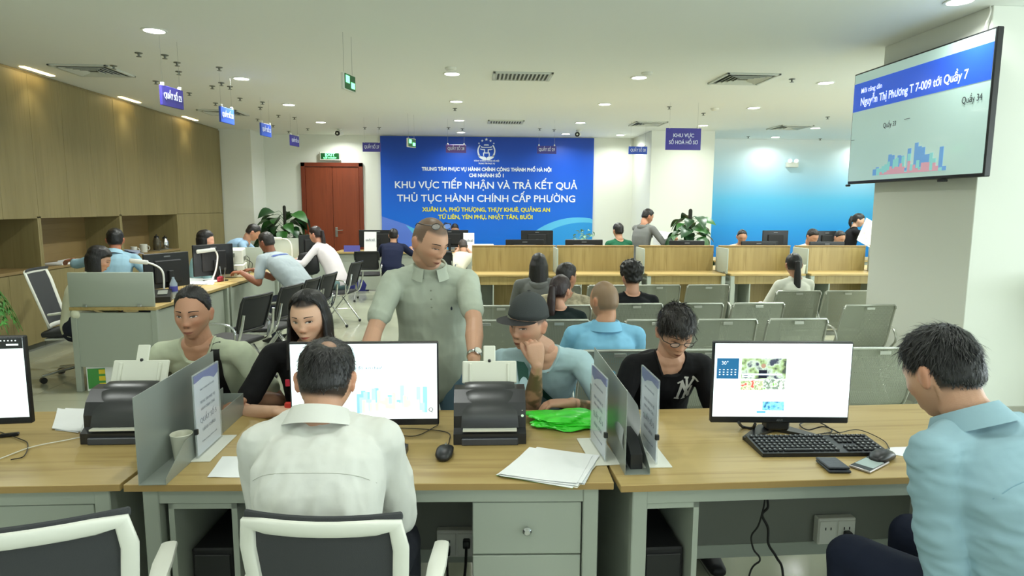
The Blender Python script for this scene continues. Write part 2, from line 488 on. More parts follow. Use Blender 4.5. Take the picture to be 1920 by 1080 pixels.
# wall light box on the mural
sp_ = at(1486, 309, YF-.08)
s_ = thing('emergency_light', 'small white twin-head emergency light on the sky-blue wall', 'lamp', sp_)
MB().box((0, .02, 0), (.25, .09, .11), .01).build('housing', white_pl, s_)
for s in (-1, 1): MB().sphere((s*.07, -.02, .08), .045).build('lamp_head', mat('lamp_glass', (240, 245, 245), .2, emit=.6), s_)

# ------------------------------------------------------------------ ceiling fixtures
lampm = mat('downlight_face', (255, 255, 246), .4, emit=14)
rimm = mat('downlight_rim', (235, 238, 230), .5)
XA, XB, XC_, XD, XE = -2.645, -.218, 1.88, 4.115, 6.28
rows = [('over the left counter aisle', XA, [5.745, 7.78, 9.70, 11.67, 13.2]), ('in the row left of the banner emblem', XB, [7.31, 9.2, 11.2, 13.0]),
        ('in the row over the metal benches', XC_, [7.34, 9.25, 11.3, 13.05]), ('in the row beside the big column', XD, [7.46, 9.39, 11.46, 13.2]),
        ('in the far right row', XE, [7.6, 9.6, 11.64, 13.2]), ('in the outermost right row', 8.4, [7.6, 9.6, 11.6, 13.3])]
ords = ['nearest', 'second', 'third', 'fourth', 'fifth']
ld = bpy.data.lights.new('downlight', 'AREA'); ld.shape = 'DISK'; ld.size = .15; ld.energy = LAMP_W; ld.color = LAMP_COL
ld.spread = R(150)
ld2 = ld.copy(); ld2.energy = LAMP_W*.24
ld3 = ld.copy(); ld3.energy = LAMP_W*.26
ld4 = ld.copy(); ld4.energy = LAMP_W*.38
ld5 = ld.copy(); ld5.energy = LAMP_W*.5
dl0 = None
def downlight(x, y, label, group=None, warm=False):
    global dl0
    if dl0 is None:
        dl0 = thing('downlight', label, 'light', (x, y, ZC), 0, 'round recessed downlights')
        MB().lathe([(.085, 0), (.1, -.001), (.1, -.006), (.083, -.008), (.08, -.002)], n=28).build('rim', rimm, dl0)
        MB().lathe([(.08, -.003), (.04, -.0035), (0, -.0035)], n=28).build('lens', lampm, dl0)
        o = dl0
    else:
        o = dup(dl0, (x, y, ZC), 0, label)
    l = bpy.data.objects.new('downlight_lamp', ld2 if y < 4.6 else ld5 if x > 3.5 and 11 < y < 12.9 else ld if y < 12.95 else ld3 if x > 3.5 else ld4); COL.objects.link(l); l.location = (x, y, ZC-.012)
    return o
for nm, x, ys in rows:
    for k, y in enumerate(ys):
        downlight(x, y, 'round ceiling downlight, %s %s' % (ords[k], nm))
downlight(3.42, 4.51, 'round ceiling downlight cut by the top edge beside the column')
downlight(3.0, 13.1, 'ceiling downlight in the recess between the banner and the white column')
for x, nx_ in ((XA, 'left aisle'), (XB, 'middle aisle'), (XC_, 'bench side'), (6.28, 'right side'), (8.4, 'right wall side')):  # unseen downlights added above the frame to light the near area
    for y, ny_ in ((-2.6, 'nearest the unseen front wall'), (-.4, 'behind the camera'), (1.6, 'above the near desks'), (3.6, 'just beyond the near desks')):
        downlight(x, y, 'unseen added round ceiling downlight on the %s, %s, above the picture' % (nx_, ny_))
# wall-washers over the cabinets
wl = bpy.data.lights.new('wall_washer', 'SPOT'); wl.energy = 7; wl.spot_size = R(95); wl.spot_blend = .8; wl.color = (1, .86, .55); wl.shadow_soft_size = .05
wfm = mat('washer_face', (255, 225, 160), .4, emit=10)
for k, y in enumerate((7.55, 9.45, 11.37)):
    o = thing('wall_washer', 'warm slim downlight tight against the veneer wall top, %s of three' % ords[k], 'light', (-4.74, y, ZC), 0, 'warm wall washers')
    MB().box((0, 0, -.004), (.06, .5, .008), .003).build('lens', wfm, o)
    l = bpy.data.objects.new('washer_lamp', wl); COL.objects.link(l); l.location = (-4.70, y, ZC-.03)

# air vents: square four-way diffusers, frame with stepped slats
ventm = mat('vent_metal', (206, 210, 200), .5); ventd = mat('vent_dark', (92, 96, 88), .7)
def vent(x, y, sx, sy, label, rz=0, lin_=False):
    o = thing('ceiling_vent', label, 'vent', (x, y, ZC), rz, 'ceiling air vents')
    MB().box((0, 0, -.002), (sx-.02, sy-.02, .004)).build('backing', ventd, o, smooth=False)
    fm = MB()
    for s in (-1, 1):
        fm.box((s*(sx/2-.015), 0, -.009), (.03, sy, .018), .003).box((0, s*(sy/2-.015), -.009), (sx, .03, .018), .003)
    fm.build('frame', ventm, o)
    if lin_:
        k = int(sx/.045)
        for i in range(k):
            MB().box((-sx/2+.04+i*(sx-.08)/(k-1), 0, -.012), (.018, sy-.06, .02), 0, (0, R(25), 0)).build('slat', ventm, o)
    else:
        for i in range(1, 5):
            a, b_ = sx/2-.03-i*.048, sy/2-.03-i*.048
            if b_ < .02: break
            q = MB()
            for s in (-1, 1):
                q.box((s*a, 0, -.014), (.03, 2*b_, .004), 0, (0, s*R(35), 0)).box((0, s*b_, -.014), (2*a, .03, .004), 0, (-s*R(35), 0, 0))
            q.build('slat', ventm, o)
vent(.56, 7.36, .66, .42, 'rectangular slatted air vent in the middle of the ceiling', 0, True)
vent(.58, 11.3, .62, .42, 'small slatted air vent just above the blue banner', 0, True)
vent(3.06, 7.3, .6, .6, 'square louvred air vent right of the middle lights', R(0))
vent(3.07, 11.3, .56, .56, 'square louvred air vent above the white column')
vent(-4.1, 7.45, .6, .6, 'square louvred air vent above the cabinet wall')
vent(5.75, 11.55, .6, .6, 'square louvred air vent over the sky-blue wall')
vent(-3.9, 10.6, .6, .6, 'square louvred air vent at the far end of the cabinet wall')
# sprinklers / hooks
spm = mat('sprinkler_metal', (120, 122, 112), .45, .5)
sp0 = None
SPR = [(260, 99), (213, 123), (309, 103), (332, 117), (335, 134), (411, 126), (292, 152), (355, 174), (398, 161), (415, 155), (431, 162), (450, 184), (404, 193), (448, 211), (488, 201), (492, 191), (522, 216), (483, 223), (512, 235), (552, 220), (577, 241), (541, 246), (853, 203), (1485, 148), (1319, 212), (1552, 219), (1403, 256), (1538, 260), (684, 239), (711, 239), (841, 239), (867, 241), (1012, 241), (1039, 243), (1255, 200)]
for px, py in SPR:
    p = on(px, py, ZC)
    if sp0 is None:
        sp0 = thing('sprinkler_head', 'small grey sprinkler head dotted over the ceiling', 'sprinkler', p, 0, 'ceiling sprinkler heads')
        MB().lathe([(.035, 0), (.033, -.006), (.012, -.009), (.009, -.03), (0, -.03)], n=12).build('body', spm, sp0)
        MB().lathe([(0, -.032), (.024, -.034), (.024, -.037), (0, -.038)], n=12).build('deflector', spm, sp0)
    else: dup(sp0, p, 0)
# smoke detectors and cameras
def detector(px, py, label):
    o = thing('smoke_detector', label, 'detector', on(px, py, ZC))
    MB().lathe([(.06, 0), (.06, -.012), (.045, -.03), (.02, -.038), (0, -.038)], n=20).build('housing', white_pl, o)
    MB().lathe([(.046, -.029), (.049, -.024), (.049, -.02)], n=20).build('grille', ventd, o)
detector(1213, 136, 'white smoke detector beside the bright light over the benches')
detector(845, 127, 'pale smoke detector behind the middle light row')
detector(1340, 203, 'white cone detector near the ceiling centre right')
def cctv(px, py, label, rz):
    p = on(px, py-3, ZC)
    o = thing('security_camera', label, 'camera', p, rz)
    MB().lathe([(.05, 0), (.05, -.02), (.02, -.03), (.02, -.06), (0, -.06)], n=16).build('mount', white_pl, o)
    MB().loft([(0, -.1, -.09), (0, .1, -.07)], [.04, .035], n=14).build('body', white_pl, o)
    MB().loft([(0, -.135, -.093), (0, -.1, -.09)], [.046, .043], n=16, cap='flat').build('lens', black_pl, o)
cctv(637, 245, 'white dome-faced security camera left of the banner', R(-10))
cctv(1085, 247, 'security camera with black face above the banner right half', R(-20))

# hanging counter signs
signm = mat('sign_violet', (66, 60, 150), .35); signb = mat('sign_blue', (58, 92, 200), .35); signw = mat('sign_print', (225, 230, 250), .5)
def hsign(px, py, y, w_, h_, txts, label, rz=0, m=signm, size=.07):
    p = at(px, py, y)
    o = thing('hanging_sign', label, 'sign', p, rz, 'violet counter signs hung from the ceiling')
    MB().box((0, 0, 0), (w_, .025, h_), .003).build('panel', m, o)
    k = len(txts)
    for i, t in enumerate(txts):
        text(t, size, (0, -.015, ((k-1)/2-i)*size*1.35), FACE_CAM, signw, o, .001, .001, width=min(w_*.82, len(t)*size*.6))
    for s in (-1, 1):
        wr = MB().tube([(s*w_*.4, 0, h_/2+.02), (s*w_*.4, 0, ZC-p.z)], .0015, 5).build('wire', chrome, o)
        MB().box((s*w_*.4, 0, h_/2+.01), (.02, .03, .03), .004).build('clip', white_pl, o)
hsign(322, 183, 6.0, .3, .17, ['QUẦY SỐ 23'], 'violet hanging sign nearest the cabinet wall, largest of the left row', R(80))
hsign(425, 217, 7.6, .3, .17, ['QUẦY SỐ 24'], 'blue hanging sign, second of the left row', R(83), signb)
hsign(498, 244, 9.2, .3, .17, ['QUẦY SỐ 25'], 'bright blue hanging sign, third of the left row', R(82), signb)
hsign(552, 264, 10.8, .3, .17, ['QUẦY SỐ 26'], 'small violet hanging sign, last of the left row', R(80))
hsign(697, 276, 11, .3, .15, ['QUẦY SỐ 27'], 'violet hanging sign left of the banner edge')
hsign(855, 279, 11, .34, .13, ['QUẦY SỐ 28'], 'pinkish-violet hanging sign in front of the banner emblem', 0, mat('sign_mauve', (104, 72, 150), .4))
hsign(1025, 281, 11, .33, .13, ['QUẦY SỐ 29'], 'violet hanging sign right of the banner emblem')
hsign(1196, 282, 11, .32, .13, ['QUẦY SỐ 30'], 'violet hanging sign in front of the white wall right of the banner', 0, signb)
hsign(1281, 261, 9, .5, .30, ['KHU VỰC', 'SỐ HOÁ HỒ SƠ'], 'large violet hanging sign reading khu vuc so hoa ho so before the white column')

# ------------------------------------------------------------------ television on the column
tv = thing('television', 'large wall television showing a queue notice on the white column', 'television', (3.60, 5.20, 2.36), R(-90))
TW, TH = 1.66, 1.02
tvf = MB()
tvf.box((0, .03, 0), (TW, .05, TH), .006)
tvf.build('housing', black_pl, tv)
scr = mat('tv_screen', (178, 206, 200), .08, emit=.42, spec=.6)
MB().box((0, .004, .006), (TW-.03, .003, TH-.04)).build('screen', scr, tv, smooth=False)
tvb = mat('tv_blue', (45, 92, 215), .15, emit=.5)
MB().box((0, .0015, .285), (TW-.03, .003, .255)).build('blue_band', tvb, tv, smooth=False)
tvt = mat('tv_white_text', (225, 235, 255), .3, emit=.8); tvd = mat('tv_dark_text', (50, 55, 60), .3)
text('Mời công dân', .062, (-.70, -.002, .335), FACE_CAM, tvt, tv, .0005, .0005, 'LEFT', .3)
text('Nguyễn Thị Phương T 7-009 tới Quầy 7', .095, (-.70, -.002, .235), FACE_CAM, tvt, tv, .0005, .0015, 'LEFT', 1.3)
text('Quầy 34', .07, (.66, -.002, .05), FACE_CAM, tvd, tv, .0005, 0, 'CENTER', .19)
text('Quầy 33', .06, (-.25, -.002, -.02), FACE_CAM, tvd, tv, .0005, 0, 'CENTER', .17)
MB().box((-.03, -.0005, -.0), (.07, .002, .004)).box((-.78, -.0005, -.1), (.05, .002, .004)).build('dash', tvd, tv)
def skyline(x0, x1, z0, hf, n):
    pts = [(x0, z0)]
    for k in range(n):
        a, b_ = x0+(x1-x0)*k/n, x0+(x1-x0)*(k+1)/n; h = z0+max(.004, hf((a+b_)/2)*(1 if random.random() > .35 else .25))
        pts += [(a, h), (b_, h)]
    return pts+[(x1, z0)]
random.seed(3)
cityc = [mat('city_blue', (110, 160, 215), .2, emit=.4), mat('city_teal', (140, 205, 205), .2, emit=.4), mat('city_rose', (210, 160, 175), .2, emit=.4)]
for q, cm in enumerate(cityc):
    MB().prism(skyline(-.44+.05*q, .46-.04*q, -.445, lambda x: (.05+.11*random.random())*(1.5-abs(x-.12)*1.6)*(.45 if q == 2 else .8 if q == 1 else 1.1), 22), 1, -.0005-q*.0004, .002).build('skyline', cm, tv, smooth=False)
MB().box((.0, .06, -.1), (.5, .10, .35), .01).build('wall_bracket', black_pl, tv)
MB().curve([(.62, .08, .5), (.60, .1, .58), (.63, .1, .66), (.61, .11, .705)], .006).build('cable', white_pl, tv)
MB().box((-TW/2+.02, .0, -TH/2-.012), (.04, .03, .02), .004).box((TW/2-.42, .02, -TH/2-.012), (.08, .03, .02), .004).build('foot', black_pl, tv)
# ================================================================== CABINET WALL (left)
def cab_unit(label, y0, y1, kind, n):
    """full wall unit between y0 and y1, front face at x=-4.85, backs onto the wall at x=-5.35"""
    XF = -4.85
    o = thing('wall_cabinet', label, 'cabinet', (XF, (y0+y1)/2, 0), 0, 'veneer wall cabinets')
    a, b_ = y0-(y0+y1)/2, y1-(y0+y1)/2
    D = -.49
    if kind == 'flush':
        MB().b2((D, a+.002, .08), (-.02, b_-.002, ZC-.002)).build('carcass', cab_z, o, smooth=False)
        for k in range(n):
            p, q = a+(b_-a)*k/n, a+(b_-a)*(k+1)/n
            MB().b2((-.02, p+.002, .085), (0, q-.002, 1.47), .002).build('door_panel', cab_z, o, smooth=False)
            MB().b2((-.02, p+.002, 1.476), (0, q-.002, ZC-.03), .002).build('door_panel', cab_z, o, smooth=False)
    else:
        MB().b2((D, a+.001, 1.49), (-.02, b_-.001, ZC-.002)).build('upper_carcass', cab_z, o, smooth=False)
        MB().b2((D, a+.001, .08), (-.02, b_-.001, .88)).build('lower_carcass', cab_z, o, smooth=False)
        MB().b2((D, a+.001, .88), (.012, b_-.001, .91), .002).build('counter_shelf', cab_x, o, smooth=False)
        MB().b2((D, a+.002, .91), (D+.02, b_-.002, 1.49)).build('niche_back', cab_x, o, smooth=False)
        MB().b2((D, a+.001, .91), (0, a+.03, 1.49), .001).build('niche_side', cab_z, o, smooth=False)
        MB().b2((D, b_-.03, .91), (0, b_-.001, 1.49), .001).build('niche_side', cab_z, o, smooth=False)
        for k in range(n):
            p, q = a+(b_-a)*k/n, a+(b_-a)*(k+1)/n
            MB().b2((-.02, p+.002, 1.468), (0, q-.002, ZC-.03), .002).build('door_panel', cab_z, o, smooth=False)
            l = MB().b2((-.02, p+.002, .085), (0, q-.002, .876), .002).build('door_panel', cab_z, o, smooth=False)
            sd = 1 if k % 2 == 0 else -1
            ky = q-.05 if sd > 0 else p+.05
            MB().lathe([(.012, 0), (.012, .018), (.016, .024), (0, .027)], (0, ky, .50), 10, (1, 0, 0)).build('knob', black_pl, l)
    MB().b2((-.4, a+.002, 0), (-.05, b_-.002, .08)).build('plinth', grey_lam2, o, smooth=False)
yy = [4.2, 5.87, 7.53, 9.21, 10.94]
cl_ = ['veneer wall cabinet before the first visible one, at the left edge', 'oak veneer wall cabinet with the empty niche at the left edge of the picture', 'oak veneer wall cabinet whose niche holds papers and an outstretched arm', 'oak veneer wall cabinet with white mugs and glassware in its niche']
for i in range(4): cab_unit(cl_[i], yy[i], yy[i+1], 'niche', 3)
cab_unit('flush full-height oak veneer cabinet at the far end of the left wall', 10.94, 12.9, 'flush', 3)
# things in the niches
def prop(name, label, cat, loc, mb, m, group=None, rz=0, **k):
    o = mb.build(name, m, None, **k); o.location = loc; o.rotation_euler = (0, 0, rz)
    return tag(o, label, cat, group)
CXC = -4.98
cup_m = mat('paper_cup', (226, 225, 205), .5)
def mug(loc, label, r=.045, h=.1, m=None):
    t = thing('mug', label, 'mug', loc)
    MB().lathe([(0, 0), (r*.92, 0), (r, h*.5), (r, h), (r-.005, h), (r-.008, .01), (0, .008)], n=20).build('body', m or white_pl, t)
    MB().curve([(r*.95, 0, h*.8), (r+.03, 0, h*.7), (r+.03, 0, h*.35), (r*.95, 0, h*.22)], .006).build('handle', m or white_pl, t)
    return t
mug((CXC, 9.75, .91), 'white mug on the cabinet ledge beside the man in light blue')
mug((CXC, 10.03, .91), 'plain white mug further along the cabinet ledge', .055, .12)
gl = mat('dark_glassware', (90, 84, 66), .2, alpha=.85)
for k, (y, lb, h) in enumerate(((10.45, 'dim glass jar at the end of the niche', .2), (10.72, 'round shiny kettle at the end of the niche', .17))):
    t = thing('jar' if k == 0 else 'kettle', lb, 'jar' if k == 0 else 'kettle', (CXC, y, .91))
    MB().lathe([(0, 0), (.05, 0), (.06, h*.3), (.055, h*.75), (.035, h), (0, h)], n=18).build('body', gl if k == 0 else chrome, t)
    MB().lathe([(.036, h), (.036, h+.02), (.01, h+.03), (.01, h+.05), (0, h+.05)], n=14).build('lid', black_pl, t)
    MB().box((0, .0, 0.002), (.16, .16, .004)).build('coaster', grey_lam2, t)
prop('folder', 'stack of papers under the outstretched hand in the niche', 'papers', (-4.95, 8.1, .912), MB().box((0, 0, .01), (.22, .5, .02)).box((.02, .1, .03), (.2, .32, .016), 0, (0, 0, .2)), paper)
prop('papers', 'crumpled blue-white papers on the ledge beside the man in light blue', 'papers', (-4.9, 9.45, .912), MB().box((0, 0, .03), (.24, .3, .01), 0, (.2, .1, .3)).box((0, .05, .05), (.2, .28, .01), 0, (-.2, .15, -.3)), mat('blue_paper', (170, 180, 205), .7))

# ================================================================== NEAR DESKS
def drawers(root, x0, x1, y0, z1, n, h, knobz=.5, d=.5):
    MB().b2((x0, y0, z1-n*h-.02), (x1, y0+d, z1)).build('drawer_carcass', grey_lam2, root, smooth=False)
    for k in range(n):
        dz = z1-h*k
        f = MB().b2((x0+.002, y0-.018, dz-h+.003), (x1-.002, y0, dz-.003), .002).build('drawer', grey_lam, root, smooth=False)
        MB().lathe([(.006, 0), (.006, .014), (.014, .018), (.015, .024), (.009, .03), (0, .031)], ((x0+x1)/2, y0-.018, dz-h*knobz), 16, (0, -1, 0)).build('knob', chrome, f)
def desk(label, x0, x1, yn, yf, rz, drawer=None, cpu=None):
    """near edge yn, far edge yf; local origin at near left corner"""
    o = thing('desk', label, 'desk', (x0, yn, 0), rz, 'service desks in the near row')
    W, D = x1-x0, yf-yn
    top = MB().b2((0, 0, .727), (W, D, .75), .0015).build('tabletop', oak_x, o, smooth=False)
    MB().b2((.001, -.0012, .7275), (W-.001, .0005, .7485)).build('edge_band', oak_edge, top, smooth=False)
    for x in (.045, W-.095):
        MB().b2((x, .02, 0), (x+.05, .06, .727), .003).build('leg', grey_lam, o)
        MB().b2((x, D-.06, 0), (x+.05, D-.02, .727), .003).build('leg', grey_lam, o)
        MB().b2((x+.016, .06, .03), (x+.034, D-.06, .727)).build('side_panel', grey_lam, o, smooth=False)
    MB().b2((.095, .025, .675), (W-.095, .045, .727)).build('front_rail', grey_lam, o, smooth=False)
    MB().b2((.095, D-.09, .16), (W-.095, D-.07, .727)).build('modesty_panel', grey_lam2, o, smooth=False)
    MB().b2((.095, D-.095, .10), (W-.095, D-.065, .16)).build('lower_rail', grey_lam, o, smooth=False)
    if drawer: drawers(o, drawer[0], drawer[1], .05, .672, 3, .185)
    if cpu:
        a, b_ = cpu
        q = MB()
        q.b2((a, .03, .09), (a+.018, .5, .672)).b2((b_-.018, .03, .09), (b_, .5, .672)).b2((a, .03, .09), (b_, .5, .108)).b2((a, .03, .654), (b_, .5, .672)).b2((a, .49, .09), (b_, .5, .672))
        q.build('computer_shelf', grey_lam, o, smooth=False)
        pc = thing('computer_case', 'dark computer tower in the open shelf of the %s' % label.split(',')[0], 'computer', o.matrix_basis @ V(((a+b_)/2, .08, .108)), rz)
        MB().b2((-.07, 0, 0), (.07, .36, .38), .006).build('case', black_mt, pc)
        MB().b2((-.06, -.006, .02), (.06, .0, .36), .003).build('front_panel', black_pl, pc)
    return o
dm = desk('middle oak desk, with grey drawers at its right end', -1.105, .452, 2.0, 2.74, R(-2.4), (1.1, 1.46), (.12, .34))
dr_ = desk('right oak desk, under the keyboard and wallet', .468, 2.05, 1.912, 2.662, R(.9), None, (.075, .27))
dl_ = desk('left oak desk, with the single visible knob drawer', -2.66, -1.118, 2.01, 2.765, R(-.2), (1.08, 1.44), (.12, .34))
# wall sockets on the modesty panels
def socket(loc, rz, label, plugs):
    o = thing('socket_box', label, 'socket', loc, rz)
    MB().box((0, 0, 0), (.17, .04, .12), .004).build('box', white_pl, o)
    for s in (-1, 1):
        p = MB().box((s*.042, -.022, 0), (.078, .006, .1), .003).build('socket_plate', white_pl, o)
        MB().box((s*.042-.012, -.0255, .015), (.004, .002, .012)).box((s*.042+.012, -.0255, .015), (.004, .002, .012)).build('slots', black_pl, p)
    for (x, z) in plugs:
        MB().box((x, -.038, z), (.03, .03, .036), .004).build('plug', black_pl, o)
    return o
socket((-.07, 2.585, .205), R(-2.4), 'double socket box under the middle desk with two black plugs', [(-.042, -.02), (.042, .012)])
socket((1.585, 2.568, .225), R(.9), 'double socket box under the right desk beside the knee', [(.042, -.012)])
cab_m = mat('black_cable', (20, 19, 18), .5)
def cable(label, pts, r=.004, m=None, sub=7):
    o = MB().curve(pts, r, 6, sub).build('cable', m or cab_m)
    return tag(o, label, 'cable')
cable('black plug cable falling to the floor below the middle desk, left', [(-.112, 2.53, .16), (-.108, 2.52, .06), (-.1, 2.45, .01), (-.05, 2.3, .006)], .005)
cable('thick black cable looping below the middle desk, right', [(-.03, 2.53, .21), (-.035, 2.51, .12), (-.05, 2.46, .05), (-.09, 2.35, .006), (-.12, 2.2, .006)], .006)
P_ = [at(1436, 922, 2.2), at(1432, 950, 2.2), at(1422, 985, 2.2), at(1409, 1005, 2.2), at(1413, 1030, 2.2), at(1425, 1050, 2.2), at(1405, 1078, 2.2), V((1.0, 2.15, .02))]
cable('thin black cable hanging in a loop under the right desk', P_, .0035)
P_ = [at(1436, 922, 2.22), at(1440, 950, 2.22), at(1429, 965, 2.22), at(1440, 990, 2.22), at(1441, 1020, 2.22), at(1456, 1045, 2.22), at(1468, 1078, 2.22), V((1.15, 2.15, .02))]
cable('thicker black cable hanging beside the thin one under the right desk', P_, .005)

# metal divider trays
alu = mat('divider_metal', (158, 165, 158), .36, .35)
def divider(label, x, rz, mirror):
    o = thing('desk_divider', label, 'divider', (x, 1.99, .7505), rz)
    s = mirror
    MB().prism([(0, 0), (0, .285), (.62, .292), (.62, .115), (.70, .115), (.70, 0)], 0, -.001*s, .001*s).build('upright_plate', alu, o, smooth=False)
    MB().b2((0, 0, 0), (s*.082, .70, .002)).build('base_plate', alu, o, smooth=False)
    MB().prism([(0, 0), (0, .02), (.15, .09), (.70, .09), (.70, 0)], 0, s*.082, s*.083).build('side_lip', alu, o, smooth=False)
    MB().b2((0, .699, 0), (s*.082, .70, .09)).build('end_lip', alu, o, smooth=False)
    return o
divider('brushed metal divider tray with a paper cup, left end of the middle desk', -1.052, R(0), 1)
dv = divider('brushed metal divider tray with bent papers, between middle and right desk', .50, R(-1), 1)
pc = MB().lathe([(0, 0), (.027, 0), (.036, .088), (.0375, .09), (.036, .092), (.034, .088), (.026, .004), (0, .004)], n=28)
cu = prop('paper_cup', 'cream paper cup in the left metal divider tray', 'cup', (-1.008, 2.2, .7528), pc, cup_m)
def bent(name, label, x, y0, y1, h, lean, m, sag=.02):
    vs = []; fs = []; n = 9
    for i in range(n):
        t = i/(n-1)
        for j in range(5):
            u = j/4
            vs.append((x+lean*t+sag*math.sin(PI*t)*(1-u*.4), y0+(y1-y0)*u, .756+h*t*(1-.1*abs(u-.5))))
    for i in range(n-1):
        for j in range(4):
            a = i*5+j; fs.append((a, a+1, a+6, a+5))
    mb = MB().raw(vs, fs)
    bmesh.ops.solidify(mb.bm, geom=mb.bm.faces[:], thickness=.0012)
    o = mb.build(name, m); return tag(o, label, 'papers')
bent('papers', 'white sheets bending over in the right divider tray', .53, 2.12, 2.42, .2, .04, paper, .03)
bent('papers', 'grey cover sheet curling in the front of the right divider tray', .522, 2.02, 2.2, .19, -.012, mat('grey_card', (176, 182, 184), .5), -.02)
prop('black_box', 'small black object inside the right divider tray', 'box', (.548, 2.12, .7528), MB().prism([(-.09, 0), (-.09, .05), (-.02, .09), (.08, .09), (.08, 0)], 0, -.02, .02), black_pl)

# acrylic table signs (clear plates holding a print), standing parallel to the dividers
acry = mat('acrylic', (225, 235, 235), .05, alpha=.28, spec=.8)
prt = mat('sign_print_page', (214, 219, 230), .35)
bl = mat('print_blue', (52, 62, 160), .4); prt_txt = mat('print_text', (110, 116, 140), .5)
def asign(label, x, y, rz, face):
    """face=+1: the print faces +x"""
    o = thing('table_sign', label, 'sign', (x, y, .7505), rz)
    MB().b2((-.05, -.02, 0), (.05, .235, .004), .001).build('base', white_pl, o, smooth=False)
    MB().b2((-.004, 0, .004), (.004, .215, .30), .001).build('clear_plate', acry, o, smooth=False)
    pg = MB().b2((-.0012, .006, .01), (.0012, .209, .294)).build('printed_page', prt, o, smooth=False)
    for s in (-1, 1):
        hx = s*.002
        MB().prism([(.006, .294), (.006, .268), (.08, .275), (.14, .262), (.17, .25), (.209, .262), (.209, .294)], 0, min(0, hx), max(0, hx)).build('header_band', bl, pg, smooth=False)
        rot = (PI/2, 0, s*PI/2)
        for q, (z, t, w_, sz) in enumerate(((.235, 'UBND THÀNH PHỐ HÀ NỘI', .12, .009), (.19, 'TRUNG TÂM PHỤC VỤ', .13, .014), (.165, 'HÀNH CHÍNH CÔNG', .12, .014), (.125, 'QUẦY SỐ %d' % (5 if face > 0 else 6), .14, .026), (.09, 'HÀNH CHÍNH', .11, .018), (.05, 'Trân trọng kính mời', .13, .009))):
            text(t, sz, (s*.0022, .107, z), rot, prt_txt, pg, .0002, 0, width=w_)
    MB().b2((-.007, -.003, .09), (.007, .008, .11), .002).build('clip', black_pl, o, smooth=False)
    return o
asign('clear table sign with blue header in front of the left metal divider', -.955, 2.19, R(0), 1)
asign('clear table sign left of the right metal divider', .455, 2.09, R(3), -1)
asign('clear table sign with grey page right of the right metal divider', .625, 2.06, R(0), 1)

# document scanners
ridge = mat('scanner_black', (34, 35, 37), .32); scg = mat('scanner_grey', (62, 65, 72), .4); cream = mat('scanner_cream', (222, 223, 208), .4)
def scanner(label, loc, rz):
    o = thing('document_scanner', label, 'scanner', loc, rz)
    MB().prism([(.0, .0), (.0, .04), (.03, .055), (.03, .10), (.05, .145), (.09, .185), (.14, .19), (.19, .17), (.19, 0)], 0, -.135, .135).build('body', ridge, o, angle=20)
    # domed cover: arched loft
    vs = []; fs = []; nx = 13; prof = [(.018, .052), (.02, .075), (.03, .105), (.05, .14), (.078, .172), (.11, .192), (.14, .196)]
    for i in range(nx):
        t = -1+2*i/(nx-1); x = t*.108
        e = 1-abs(t)**5*.25
        for (y, z) in prof:
            vs.append((x*(1-.12*(z-.05)/.15), .012+(y-.012)*1.0+.012*(1-e), .05+(z-.05)*(.93+.07*e)+.006*e))
    k = len(prof)
    for i in range(nx-1):
        for j in range(k-1):
            a = i*k+j; fs.append((a, a+k, a+k+1, a+1))
    mb = MB().raw(vs, fs); bmesh.ops.solidify(mb.bm, geom=mb.bm.faces[:], thickness=.012)
    mb.build('cover', mat('scanner_cover', (52, 53, 54), .28), o, angle=60)
    MB().b2((-.105, -.012, .0), (.105, .0, .026), .003).build('output_flap', scg, o)
    MB().b2((-.1, -.003, .050), (.1, .03, .056)).build('paper_slot', cream, o, smooth=False)
    rc = (R(-25), 0, 0)
    tr = MB().box((0, .19, .225), (.215, .010, .09), .004, rc).build('feed_tray', cream, o)
    for s in (-1, 1):
        MB().box((s*.075, .182, .225), (.012, .012, .075), .003, rc).build('paper_guide', cream, tr)
        MB().box((s*.035, .183, .197), (.04, .004, .003), 0, rc).build('slot', black_pl, tr)
        MB().box((s*.094, .183, .197), (.014, .004, .003), 0, rc).build('slot', black_pl, tr)
    MB().box((0, .222, .292), (.048, .008, .066), .003, rc).build('tray_extension', cream, tr)
    MB().box((0, .204, .268), (.012, .008, .012), .003, rc).build('catch', black_pl, tr)
    for q in range(5):
        MB().lathe([(.0055 if q != 3 else .007, 0), (.004, .003), (0, .003)], (.122, .028+q*.014, .10+q*.0185), 12, (0, -.8, .6)).build('button', mat('button_lit', (190, 215, 190), .3, emit=.5) if q in (0, 3) else white_pl, o)
    return o
scanner('black document scanner beside the computer mouse on the middle desk', (.062, 2.285, .7505), R(-1))
scanner('black document scanner partly behind the left metal divider', (-1.31, 2.36, .7505), R(0))

